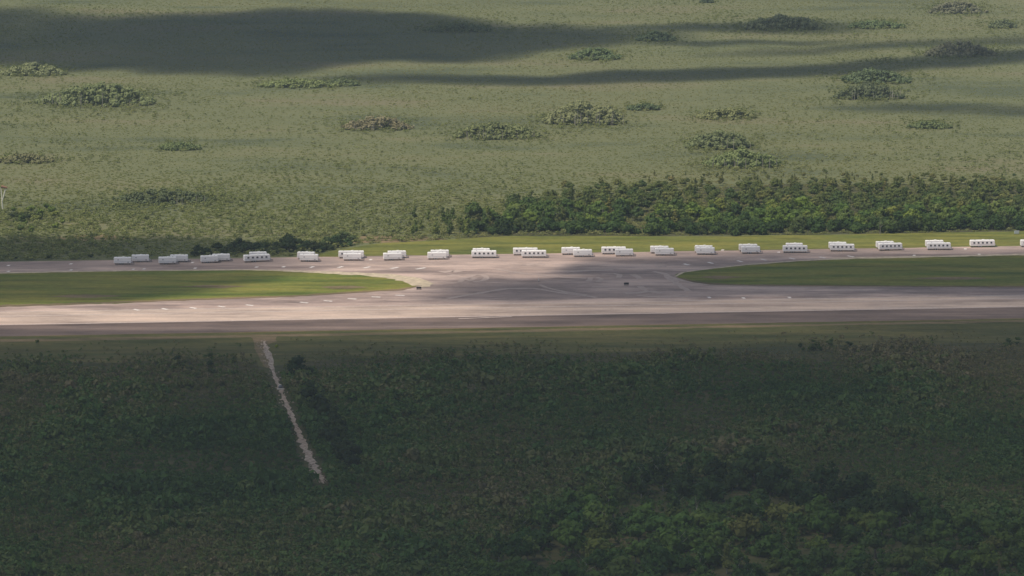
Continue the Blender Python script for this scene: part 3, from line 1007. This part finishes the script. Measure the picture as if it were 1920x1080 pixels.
# ------------------------------------------------------------------ tree islands (domes) in the north marsh
def tree_island(uu, vv, wpx, hpx, dark, label, trunks=0):
    """uu, vv: foot centre in the frame"""
    c = gp(uu, vv)
    sc = (c - Vector((0, CAM_Y, CAM_H))).length / FP
    W, H = wpx * sc, hpx * sc * 0.92
    rr = np.random.default_rng(int(uu * 7 + vv))
    depth = W * 0.55
    t = tag(empty('tree_island', c), label, 'tree island')
    L = []
    nl = int(30 + W * 1.3)
    for k in range(nl):
        a, q = rr.uniform(0, 6.28), math.sqrt(rr.uniform(0, 1))
        x, y = q * math.cos(a) * W / 2, q * math.sin(a) * depth / 2
        top = H * (1 - 0.93 * q ** 2.0) * rr.uniform(0.78, 1.06) + 0.5
        s = rr.uniform(1.1, 2.1) * (0.55 + H / 16)
        z = top - s * 0.8
        L.append((x, y, max(s * 0.5, z), s * 1.15, s * 1.15, s))
        while z > s * 1.6 and math.sin(a) < 0.2:
            z -= s * rr.uniform(1.0, 1.5)
            L.append((x + rr.uniform(-1, 1), y - rr.uniform(0, 1.2), max(s * 0.4, z), s, s, s))
    V, F = leaf_cloud(L, int(len(L) * 26), 0.55, rr, True, 0.35)
    o = link('canopy', mesh_np('canopy', V, F, M['leaf']), None, t)
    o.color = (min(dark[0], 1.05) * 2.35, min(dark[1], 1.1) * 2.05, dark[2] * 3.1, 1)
    if trunks:
        bm = bmesh.new()
        for k in range(trunks // 2):
            x = rr.uniform(-.46, .46) * W
            y = -depth / 2 * math.sqrt(max(0, 1 - (2 * x / W) ** 2)) * rr.uniform(0.9, 1.15)
            h = H * rr.uniform(0.35, 0.75)
            add_tube(bm, (x, y, -0.1), (x + rr.uniform(-.4, .4), y, h), 0.14, 0.08, 5)
        o = link('trunk_thicket', bm_mesh('trunk_thicket', bm, M['palebark']), None, t)
        o['kind'] = 'stuff'


for a in ISLANDS:
    tree_island(*a)

PITS = ((1270, 955, 80, 16), (1480, 960, 95, 15), (1585, 1032, 75, 16), (1390, 935, 70, 10), (1060, 1072, 60, 10), (1330, 1010, 45, 9), (1180, 1040, 40, 9), (1740, 1010, 60, 9))
# ------------------------------------------------------------------ thicket in the bottom right foreground, bushes beside the path
r = random.Random(21)
rows = []
for k in range(1500):
    uu, vv = r.uniform(900, 1960), r.uniform(885, 1120)
    lim = float(lerp_curve([(900, 1070), (1000, 985), (1120, 940), (1220, 905), (1300, 900), (1480, 905), (1640, 945), (1800, 985), (1960, 1010)], uu))
    if vv < lim + r.uniform(-8, 12):
        continue
    p = gp(uu, vv)
    if any((p - q).length < 7.0 for q, _, _ in rows):
        continue
    if any(math.hypot((uu - a) / c, (vv - b) / d) < 1 for a, b, c, d in PITS) or math.hypot((uu - 1480) / 70, (vv - 962) / 13) < 1 or math.hypot((uu - 1580) / 50, (vv - 1030) / 16) < 1:
        continue
    rows.append((p, uu, vv))
rows = rows[:260]
print('thicket', len(rows), 'belt', len(cand), 'rest', len(rest))
for p, uu, vv in rows:
    k = 'hedge' if r.random() < 0.5 else ('round' if r.random() < 0.7 else 'slim')
    s = r.uniform(0.85, 1.55) if k != 'slim' else r.uniform(1.0, 1.3)
    col, word = r.choice([((0.72, 1.02, 0.66), 'mid green')] * 5 + [((0.95, 1.10, 0.66), 'olive')] * 1 + [((0.45, 0.78, 0.52), 'dark green')] * 3 + [((0.98, 0.98, 0.75), 'brownish')])
    lim = float(lerp_curve([(900, 1070), (1000, 985), (1120, 940), (1220, 905), (1300, 900), (1480, 905), (1640, 945), (1800, 985), (1960, 1010)], uu))
    if 1190 < uu < 1720 and vv < lim + 42:
        col, word, s = (0.30, 0.50, 0.40), 'very dark green', s * 1.15
    zone = 'left end' if uu < 1080 else 'left middle' if uu < 1260 else 'centre' if uu < 1450 else 'right middle' if uu < 1660 else 'right end'
    depth_w = 'upper edge' if vv < 985 else 'middle depth' if vv < 1040 else 'bottom'
    wk = {'hedge': 'spreading', 'round': 'rounded', 'slim': 'narrow'}[k]
    tree('thicket_tree', k, p, s, col, '%s %s tree at the %s of the foreground thicket, %s' % (wk, word, depth_w, zone), 'tree', '%s %s thicket trees, %s, %s' % (wk, word, depth_w, zone), 1.05)
for uu, vv, s, lab in ((1330, 968, 0.55, 'pale yellow-green treetop left of the other bright one in the foreground thicket'), (1392, 980, 0.6, 'bright green treetop right of the other pale one in the foreground thicket')):
    tree('pale_tree', 'round', gp(uu, vv), s, (2.0, 1.9, 1.4), lab, 'tree')
for k in range(46):
    t_ = k / 45.0
    uu = 548 + 100 * t_ + r.uniform(-6, 22)
    vv = 700 + 190 * t_ + r.uniform(-8, 8)
    tree('bush', 'bush', gp(uu + 7, vv), r.uniform(1.5, 2.6), r.choice([(0.28, 0.38, 0.38), (0.34, 0.46, 0.42)]), 'dark bush in the line right of the white path, along its %s part' % ('upper' if t_ < .34 else 'middle' if t_ < .67 else 'lower'), 'bush', 'dark bushes along the %s part of the path' % ('upper' if t_ < .34 else 'middle' if t_ < .67 else 'lower'))
tree('bush', 'bush', gp(518, 654), 0.75, (2.1, 2.2, 0.9), 'bright yellow-green bush at the top of the white path', 'bush')
tree('bush', 'bush', gp(571, 768), 1.0, (1.6, 1.9, 1.1), 'light green bush among the dark ones beside the path', 'bush')
tree('bush', 'bush', gp(642, 893), 2.0, (0.6, 0.75, 0.7), 'tall dark bush right of the lower end of the white path', 'bush')
for k in range(36):
    if k < 18:
        uu, vv = r.uniform(1480, 1600), r.uniform(640, 660)
        tree('bush', 'bush', gp(uu, vv), r.uniform(0.6, 1.0), (0.75, 0.9, 0.85), 'dark bush in the patch below the runway right of the middle', 'bush', 'dark bush patch below the runway')
    elif k < 26:
        uu, vv = r.uniform(1860, 1925), r.uniform(640, 652)
        tree('bush', 'bush', gp(uu, vv), r.uniform(0.6, 1.0), (0.75, 0.9, 0.85), 'dark bush in the patch below the runway at the right edge', 'bush', 'dark bush patch at the right edge')
    else:
        uu, vv = r.uniform(330, 440), r.uniform(668, 705)
        tree('bush', 'bush', gp(uu, vv), r.uniform(0.8, 1.3), (0.5, 0.64, 0.64), 'dark bush in the patch left of the white path', 'bush', 'dark bush patch left of the path')

# ------------------------------------------------------------------ trailers
def trailer_meshes(L, win):
    W, Hb, z0 = 2.45, 2.15, 0.62
    d = {}
    bm = bmesh.new(); add_box(bm, (0, 0, z0 + Hb / 2), (L, W, Hb), 0.12, 2); d['body'] = bm_mesh('body', bm, M['white'])
    bm = bmesh.new(); add_box(bm, (0, 0, z0 + Hb + 0.02), (L - 0.25, W - 0.1, 0.16), 0.07, 2); d['roof'] = bm_mesh('roof', bm, M['roof'])
    bm = bmesh.new(); add_box(bm, (0, 0, z0 + 0.02), (L - 0.5, W - 0.3, 0.22)); d['chassis'] = bm_mesh('chassis', bm, M['steel'])
    bm = bmesh.new()
    for sy in (-1, 1):
        add_box(bm, (0, sy * (W / 2 + 0.008), z0 + 0.62), (L - 0.5, 0.03, 0.09))
    d['trim_strip'] = bm_mesh('trim_strip', bm, M['trim'])
    bm = bmesh.new(); add_tube(bm, (0, -0.12, 0), (0, 0.12, 0), 0.40, 0.40, 14); d['wheel'] = bm_mesh('wheel', bm, M['rubber'])
    bm = bmesh.new(); add_tube(bm, (0, -0.14, 0), (0, 0.14, 0), 0.2, 0.2, 10); d['rim'] = bm_mesh('rim', bm, M['trim'])
    bm = bmesh.new()
    add_tube(bm, (0, 0.5, 0), (1.35, 0.03, -0.05), 0.06, 0.05, 6); add_tube(bm, (0, -0.5, 0), (1.35, -0.03, -0.05), 0.06, 0.05, 6)
    add_tube(bm, (1.15, 0, -0.55), (1.15, 0, 0.25), 0.05, 0.05, 6)
    d['hitch'] = bm_mesh('hitch', bm, M['steel'])
    bm = bmesh.new()
    add_tube(bm, (0, 0, 0), (0, 0, 0.5), 0.19, 0.19, 10); add_tube(bm, (0, 0, 0.5), (0, 0, 0.6), 0.19, 0.08, 10)
    d['gas_bottle'] = bm_mesh('gas_bottle', bm, M['white'])
    bm = bmesh.new(); add_box(bm, (0, 0, 0.13), (0.95, 0.75, 0.28), 0.08); d['air_conditioner'] = bm_mesh('air_conditioner', bm, M['roof'])
    bm = bmesh.new(); add_box(bm, (0, 0, 0.07), (0.45, 0.45, 0.14), 0.04); d['roof_vent'] = bm_mesh('roof_vent', bm, M['trim'])
    bm = bmesh.new(); add_box(bm, (0, 0, 0), (0.80, 0.05, 0.74), 0.015, 1); d['window'] = bm_mesh('window', bm, M['trim'])
    bm = bmesh.new(); add_box(bm, (0, -0.02, 0), (0.70, 0.05, 0.64), 0.01, 1); d['pane'] = bm_mesh('pane', bm, M['glass'])
    bm = bmesh.new(); add_box(bm, (0, 0, 0), (0.72, 0.04, 1.8), 0.015, 1); d['door'] = bm_mesh('door', bm, M['white'])
    bm = bmesh.new(); add_box(bm, (0, 0, 0), (0.6, 0.04, 0.42), 0.01, 1); d['hatch'] = bm_mesh('hatch', bm, M['trim'])
    bm = bmesh.new(); add_tube(bm, (0, 0, 0), (0, 0, z0), 0.06, 0.06, 6); d['jack'] = bm_mesh('jack', bm, M['steel'])
    return dict(m=d, L=L, W=W, Hb=Hb, z0=z0, win=win)


KINDS = {'win': trailer_meshes(9.9, True), 'blank': trailer_meshes(7.4, False)}


def build_trailer(kind):
    k = KINDS[kind]; d = k['m']; L, W, Hb, z0 = k['L'], k['W'], k['Hb'], k['z0']
    t = empty('travel_trailer', (0, 0, 0))

    def add(name, x=0, y=0, z=0, rz=0, parent=None):
        o = link(name, d[name], None, parent or t); o.location = (x, y, z); o.rotation_euler = (0, 0, rz); return o
    add('body'); add('roof'); add('chassis'); add('trim_strip')
    zr = z0 + Hb + 0.10
    add('air_conditioner', L * 0.05, 0.1, zr); add('roof_vent', -L * 0.3, 0, zr); add('roof_vent', L * 0.3, 0.2, zr)
    xs = (-0.55, 0.4) if kind == 'blank' else (-0.95, -0.05)
    for sy in (-1, 1):
        for xw in xs:
            w = add('wheel', xw - L * 0.06, sy * (W / 2 - 0.16), 0.40)
            add('rim', parent=w)
    for sx in (-1, 1):
        for sy in (-1, 1):
            add('jack', sx * (L / 2 - 0.7), sy * 0.95, 0)
    add('hitch', L / 2 - 0.05, 0, z0); add('gas_bottle', L / 2 + 0.35, 0.12, z0 + 0.05)
    if kind == 'win':
        for i in range(5):
            w = add('window', (i - 2) * L * 0.175, -W / 2 - 0.015, z0 + 1.30)
            add('pane', parent=w)
        add('door', L * 0.36, W / 2 + 0.012, z0 + 1.05)
    else:
        add('door', -L * 0.3, W / 2 + 0.012, z0 + 1.05)
        add('hatch', L * 0.33, -W / 2 - 0.012, z0 + 0.34); add('hatch', -L * 0.25, -W / 2 - 0.012, z0 + 1.35)
        for x in (-.1, .2):
            w = add('window', x * L, W / 2 + 0.015, z0 + 1.3, math.pi); add('pane', parent=w)
    return t


def copy_tree(o, parent=None):
    c = o.copy(); COL.objects.link(c)
    if parent is not None:
        c.parent = parent
        c.matrix_parent_inverse = o.matrix_parent_inverse.copy()
    for ch in list(KIDS.get(o, ())):
        copy_tree(ch, c)
    return c


PROTO = {k: build_trailer(k) for k in KINDS}
KIDS = {}
for root in PROTO.values():
    for a in [root] + list(root.children_recursive):
        KIDS[a] = list(a.children)
used = {'win': False, 'blank': False}
W5 = 'white trailer with five dark windows'
WB = 'windowless white trailer'
TR = [  # kind, u left, u right, v of wheels, heading, label
    ('blank', 213.6, 245.5, 497.5, 1, WB + ' at the far left end of the row, in front'),
    ('blank', 247, 278.6, 493.0, 5, WB + ' just behind and right of the leftmost trailer'),
    ('blank', 297, 330, 497, 4, WB + ', front one of the second pair from the left'),
    ('blank', 319, 352, 493, 1, WB + ', rear one of the second pair from the left'),
    ('blank', 376, 408, 494.5, 10, WB + ', front one of the third pair from the left'),
    ('blank', 398, 430.6, 491.5, 6, WB + ', rear one of the third pair from the left'),
    ('win', 456, 506, 492.5, 17, W5 + ', tilted front one of the fourth pair from the left'),
    ('blank', 468, 499, 487.5, 8, WB + ' half hidden in the fourth pair from the left'),
    ('blank', 562, 596.5, 492, -3, WB + ', front one of the fifth pair from the left'),
    ('blank', 557.5, 590, 487.5, -6, WB + ', rear one of the fifth pair, before the dark tree clump'),
    ('blank', 643, 677.5, 490, 1, WB + ' in front of a longer windowed one, sixth pair from the left'),
    ('win', 634.5, 682, 485.5, 1, 'longer white trailer with windows behind a windowless one, sixth pair from the left'),
    ('blank', 718.5, 753, 489.5, 7, WB + ', front one of the seventh pair from the left'),
    ('blank', 727, 761, 485.5, 7, WB + ', rear one of the seventh pair from the left'),
    ('blank', 801.5, 837, 488, 3, WB + ', front one of the eighth pair, left of the sunlit apron'),
    ('blank', 807.5, 841.5, 484, 3, WB + ', rear one of the eighth pair, left of the sunlit apron'),
    ('win', 884, 930.5, 485, 1, W5 + ', front one of the ninth pair on sunlit pavement'),
    ('blank', 886.5, 918, 481, 1, WB + ' half hidden in the ninth pair on sunlit pavement'),
    ('win', 978, 1024, 484.5, 2, W5 + ', front one of the two windowed trailers near the middle'),
    ('win', 962, 1008, 480, 1, W5 + ', rear one of the two windowed trailers near the middle'),
    ('blank', 1075, 1110, 483, 2, WB + ', front one of the eleventh pair, right of the sunlit patch'),
    ('blank', 1053, 1087.5, 479, 2, WB + ', rear one of the eleventh pair, right of the sunlit patch'),
    ('blank', 1153.5, 1187, 482, 1, WB + ' in front of a windowed one, twelfth pair from the left'),
    ('win', 1128, 1173.5, 478, 2, 'long white windowed trailer behind a windowless one, twelfth pair from the left'),
    ('blank', 1228, 1263.5, 480.5, -1, WB + ', front one of the thirteenth pair from the left'),
    ('blank', 1219.5, 1253.5, 476.5, -2, WB + ', rear one of the thirteenth pair from the left'),
    ('blank', 1306, 1340, 479, -5, WB + ', front one of the stacked-looking pair above the right island tip'),
    ('blank', 1303, 1336, 475.5, -5, WB + ', rear one of the stacked-looking pair above the right island tip'),
    ('blank', 1390, 1425, 477, 3, WB + ', front one of the last windowless pair towards the right'),
    ('blank', 1385.6, 1420, 473, 2, WB + ', rear one of the last windowless pair towards the right'),
    ('win', 1468, 1514, 475.4, 0, W5 + ', front one of the sixth pair from the right end'),
    ('blank', 1474, 1505, 471, 0, WB + ' hidden behind a windowed one, sixth pair from the right end'),
    ('win', 1556.5, 1602, 472.7, -2, W5 + ', front one of the fifth pair from the right end'),
    ('blank', 1554, 1587, 469, -2, WB + ' hidden behind a windowed one, fifth pair from the right end'),
    ('win', 1647, 1691.5, 471, 10, W5 + ', slightly turned, fourth pair from the right end'),
    ('blank', 1643, 1676, 467.5, 9, WB + ' hidden behind a windowed one, fourth pair from the right end'),
    ('win', 1738.5, 1782.5, 470, 2, W5 + ', front one of the third group from the right end'),
    ('blank', 1735.5, 1769, 465.5, 2, WB + ' hidden behind a windowed one, third group from the right end'),
    ('win', 1819, 1865, 464.8, 6, W5 + ', parked alone near the right edge'),
    ('win', 1914, 1958, 464.5, 3, 'white trailer cut off by the right edge of the frame'),
]
for kind, ul, ur, vb, ang, lab in TR:
    t = PROTO[kind] if not used[kind] else copy_tree(PROTO[kind])
    used[kind] = True
    p = gp((ul + ur) / 2, vb - 0.8)
    t.location = (p.x, p.y + 1.2, 0.06)
    t.rotation_euler = (0, 0, R(ang))
    want = (ur - ul) * (p - Vector((0, CAM_Y, CAM_H))).length / FP / KINDS[kind]['L']
    t.scale = (max(0.93, min(1.07, want)), 1, 1)
    tag(t, lab, 'trailer', 'white trailers parked along the taxiway')

# ------------------------------------------------------------------ small things on the airfield
def airfield_sign(u, v, rz, label):
    t = tag(empty('airfield_sign', gp(u, v, 0.09) , rz), label, 'sign', 'low dark signs on the apron')
    bm = bmesh.new(); add_box(bm, (0, 0, 0.62), (1.9, 0.28, 0.75), 0.04); link('panel', bm_mesh('panel', bm, M['black']), None, t)
    for sx in (-1, 1):
        bm = bmesh.new(); add_tube(bm, (sx * 0.6, 0, 0), (sx * 0.6, 0, 0.3), 0.05, 0.05, 6); link('leg', bm_mesh('leg', bm, M['steel']), None, t)
    bm = bmesh.new(); add_box(bm, (0, 0, 0.02), (2.1, 0.6, 0.05)); link('base_plate', bm_mesh('base_plate', bm, M['steel']), None, t)


airfield_sign(785.5, 542.5, 0.1, 'low dark sign at the tip of the left grass island')
airfield_sign(1174.5, 534.5, 0.1, 'low dark sign alone on the dark apron')

mp = tag(empty('marker_post', gp(1010, 527, 0.06)), 'small pale marker post alone in the middle of the apron', 'post')
bm = bmesh.new(); add_tube(bm, (0, 0, 0.05), (0, 0, 1.3), 0.14, 0.09, 8); link('post', bm_mesh('post', bm, M['paint']), None, mp)
bm = bmesh.new(); add_box(bm, (0, 0, 0.03), (0.7, 0.7, 0.06), 0.02); link('foot', bm_mesh('foot', bm, M['steel']), None, mp)

mast = tag(empty('windsock_mast', gp(5, 392), 0), 'pale mast with a rusty orange sock-like top at the left edge', 'mast')
bm = bmesh.new(); add_tube(bm, (0, 0, -0.1), (-0.5, 0, 9.3), 0.34, 0.2, 8); link('pole', bm_mesh('pole', bm, M['palepole']), None, mast)
bm = bmesh.new(); add_tube(bm, (-0.1, 0, 3.5), (1.3, 0, 8.3), 0.26, 0.30, 8); add_box(bm, (1.35, 0, 8.45), (1.1, 0.5, 0.35), 0.05); link('arm', bm_mesh('arm', bm, M['palepole']), None, mast)
bm = bmesh.new(); add_tube(bm, (-0.4, 0, 9.9), (2.2, 0, 9.4), 0.75, 0.35, 10); link('sock', bm_mesh('sock', bm, M['orange']), None, mast)

ub = tag(empty('utility_cabinet', gp(1906, 439), 0), 'small pale grey cabinet before the trees at the right edge', 'cabinet')
bm = bmesh.new(); add_box(bm, (0, 0, 0.75), (2.0, 1.0, 1.0), 0.05); link('cabinet_box', bm_mesh('cabinet_box', bm, M['greymetal']), None, ub)
bm = bmesh.new(); add_box(bm, (0, 0, 1.29), (2.2, 1.2, 0.08), 0.02); link('lid', bm_mesh('lid', bm, M['greymetal']), None, ub)
for sx in (-1, 1):
    bm = bmesh.new(); add_box(bm, (sx * 0.7, 0, 0.125), (0.2, 0.8, 0.25)); link('foot', bm_mesh('foot', bm, M['steel']), None, ub)

# ------------------------------------------------------------------ clouds overhead, whose shadows lie on the marsh and the apron
def band(u, v, top, bot, st, sb, s):
    t, b = lerp_curve(top, u), lerp_curve(bot, u)
    st, sb = (lerp_curve(q, u) if isinstance(q, list) else q for q in (st, sb))
    ss = lerp_curve(s, u) if isinstance(s, list) else s
    return ss * sstep(t - st, t + st, v) * (1 - sstep(b - sb, b + sb, v))


def cloud(name, x0, x1, y0, y1, step, fn, zc, thick):
    nx, ny = int((x1 - x0) / step) + 1, int((y1 - y0) / step) + 1
    X, Y = np.meshgrid(np.linspace(x0, x1, nx), np.linspace(y0, y1, ny))
    u, v = project(X, Y)
    T = fn(X, Y, u, v)
    T[0, :] = T[-1, :] = 0
    T[:, 0] = T[:, -1] = 0
    T[T < 0.03] = 0
    k = zc / sd.z
    CX, CY = X + sd.x * k, Y + sd.y * k
    T = T * thick
    lump = (fbm(X * 0.012, Y * 0.012, 4) - 0.5) * np.minimum(T, 30) * 1.2
    vid_t = -np.ones(T.shape, int); vid_b = -np.ones(T.shape, int)
    V = []
    any_c = (T[:-1, :-1] + T[1:, :-1] + T[:-1, 1:] + T[1:, 1:]) > 0
    need = np.zeros(T.shape, bool)
    for a, b in ((slice(0, -1), slice(0, -1)), (slice(1, None), slice(0, -1)), (slice(0, -1), slice(1, None)), (slice(1, None), slice(1, None))):
        need[a, b] |= any_c
    for j, i in np.argwhere(need):
        h, m = T[j, i], lump[j, i]
        vid_t[j, i] = len(V); V.append((CX[j, i] + sd.x / sd.z * (m + h / 2), CY[j, i] + sd.y / sd.z * (m + h / 2), zc + m + h / 2))
        if h > 0:
            vid_b[j, i] = len(V); V.append((CX[j, i] + sd.x / sd.z * (m - h / 2), CY[j, i] + sd.y / sd.z * (m - h / 2), zc + m - h / 2))
        else:
            vid_b[j, i] = vid_t[j, i]
    F = []
    for j, i in np.argwhere(any_c):
        q = [(j, i), (j, i + 1), (j + 1, i + 1), (j + 1, i)]
        F.append([vid_t[a] for a in q])
        F.append([vid_b[a] for a in q[::-1]])
    F2 = []
    for f in F:
        g_ = list(dict.fromkeys(f))
        if len(g_) > 2:
            F2.append(g_)
    o = link(name, mesh_np(name, V, F2, CLOUD))
    o['kind'] = 'structure'
    return o


CLOUD = bpy.data.materials.new('cloud')
CLOUD.use_nodes = True
nt = CLOUD.node_tree
nt.nodes.remove(nt.nodes['Principled BSDF'])
pv = nt.nodes.new('ShaderNodeVolumePrincipled')
pv.inputs['Color'].default_value = (1, 1, 1, 1)
CD = 0.05
pv.inputs['Density'].default_value = CD
nt.links.new(pv.outputs[0], nt.nodes['Material Output'].inputs['Volume'])


def near_field(X, Y, u, v):
    w = (fbm(X * 0.012, Y * 0.012 + 7) - 0.5) * 26
    f = band(u, v + w * 0.8, [(-600, 640), (0, 636), (500, 634), (1000, 628), (1500, 619), (1920, 612), (2600, 602)], [(0, 1400), (1920, 1400)], [(0, 34), (1920, 34)], 60, 0.52)
    f *= 1 + 0.9 * (fbm(X * 0.012 + 5, Y * 0.006) - 0.5)
    f *= 1 - 0.5 * np.exp(-((u - 1240) / 330) ** 2 - ((v - 1010) / 75) ** 2)
    f = f * (1 - sstep(1050, 1350, np.abs(u - 960)))
    return f


def apron_field(X, Y, u, v):
    w = (fbm(X * 0.02 + 3, Y * 0.014, 5) - 0.5) * 22
    vv = v + w
    f = band(u, vv, [(700, 548), (800, 538), (850, 530), (900, 524), (1000, 521), (1030, 516), (1060, 500), (1100, 490), (1250, 482), (1500, 477), (1920, 475), (2600, 470)],
             [(700, 560), (850, 566), (1100, 566), (1500, 562), (2600, 552)], 17, 10, [(740, 0), (860, 0.40), (960, 0.5), (1100, 0.55), (1250, 0.55), (1500, 0.58), (2600, 0.6)])
    # gap of light across the apron
    f *= 1 - 0.75 * band(u, v + w * 0.4, [(1000, 515), (1160, 516)], [(1000, 523), (1160, 522)], 3, 3, [(980, 1), (1060, 0.9), (1170, 0)])
    # thin veil over the runway at right
    f = np.maximum(f, band(u, vv, [(900, 560), (2600, 552)], [(900, 600), (2600, 640)], 6, 12, [(840, 0), (1100, 0.22), (2600, 0.3)]))
    # shade over the left island and the marsh edge behind the left of the taxiway
    f = np.maximum(f, band(u, vv, [(-600, 452), (0, 446), (300, 444), (420, 450), (560, 462), (700, 480)], [(-600, 580), (0, 571), (200, 562), (350, 552), (450, 540), (560, 520), (640, 500), (700, 490)], 9, 8, [(-600, 0.5), (300, 0.42), (450, 0.28), (560, 0.15), (660, 0.05), (700, 0)]))
    return f * (1 - sstep(1050, 1350, np.abs(u - 960)))


def far_field(X, Y, u, v):
    w = (fbm(X * 0.016 + 3, Y * 0.006, 5) - 0.5) * 44
    vv = v + w
    f = 0.92 * band(u, vv, [(-600, 14), (0, 18), (400, 26), (700, 34), (960, 48), (1100, 58), (1300, 66)], [(-600, 128), (0, 130), (540, 132), (700, 122), (900, 106), (1060, 92), (1200, 84), (1300, 78)], 13, 11,
             [(-600, 1), (900, 1), (1100, 0.8), (1240, 0.45), (1330, 0)])
    f *= 1 + 1.3 * (fbm(X * 0.010 + 9, Y * 0.005, 4) - 0.5)
    f = np.maximum(f, band(u, v + w * 0.5, [(1150, 50), (1300, 46), (1480, 42), (1700, 50)], [(1150, 66), (1300, 62), (1480, 60), (1700, 60)], 5, 5, [(1100, 0), (1250, .4), (1500, .5), (1650, 0)]))
    f = np.maximum(f, band(u, v + w * 0.4, [(560, 147), (700, 146), (960, 143), (1100, 140), (1300, 131), (1500, 122), (1750, 110), (1920, 98), (2600, 70)],
                           [(560, 155), (800, 157), (960, 158), (1100, 160), (1250, 154), (1500, 141), (1750, 128), (1920, 118), (2600, 95)], 6, 6, [(560, 0), (640, .45), (960, .6), (1100, .8), (1500, .8), (1800, .65), (2600, .5)]))
    f = np.maximum(f, band(u, v + w * 0.4, [(1200, 79), (1500, 74), (1650, 72)], [(1200, 88), (1500, 82), (1650, 78)], 3, 3, [(1150, 0), (1300, .4), (1500, .35), (1640, 0)]))
    f = np.maximum(f, band(u, v + w * 0.4, [(1300, 100), (1600, 82), (2600, 60)], [(1300, 112), (1600, 94), (2600, 72)], 6, 6, [(1250, 0), (1500, .3), (2600, .35)]))
    f = np.maximum(f, band(u, v + w * 0.4, [(1300, 190), (2600, 205)], [(1300, 204), (2600, 225)], 7, 7, [(1500, 0), (1700, .25), (2600, .3)]))
    f = np.maximum(f, 0.35 * band(u, v + w * 0.4, [(-600, 285), (250, 290)], [(-600, 308), (250, 304)], 5, 5, [(60, 1), (250, 0)]))
    return f * (1 - sstep(1150, 1500, np.abs(u - 960)))


cloud('cloud', -420, 420, -900, 30, 5, near_field, 700, 60)
cloud('cloud', -420, 420, -370, 110, 4, apron_field, 700, 60)
cloud('cloud', -700, 700, 350, 1500, 7, far_field, 720, 60)

# ------------------------------------------------------------------ haze
bm = bmesh.new()
add_box(bm, (0, 1000, 130), (12400, 14400, 262))
hz = bpy.data.materials.new('haze')
hz.use_nodes = True
nt = hz.node_tree
nt.nodes.remove(nt.nodes['Principled BSDF'])
pv = nt.nodes.new('ShaderNodeVolumePrincipled')
pv.inputs['Color'].default_value = (0.70, 0.84, 1.0, 1)
pv.inputs['Density'].default_value = 0.000045
nt.links.new(pv.outputs[0], nt.nodes['Material Output'].inputs['Volume'])
haze = link('haze', bm_mesh('haze', bm, hz))
haze['kind'] = 'stuff'
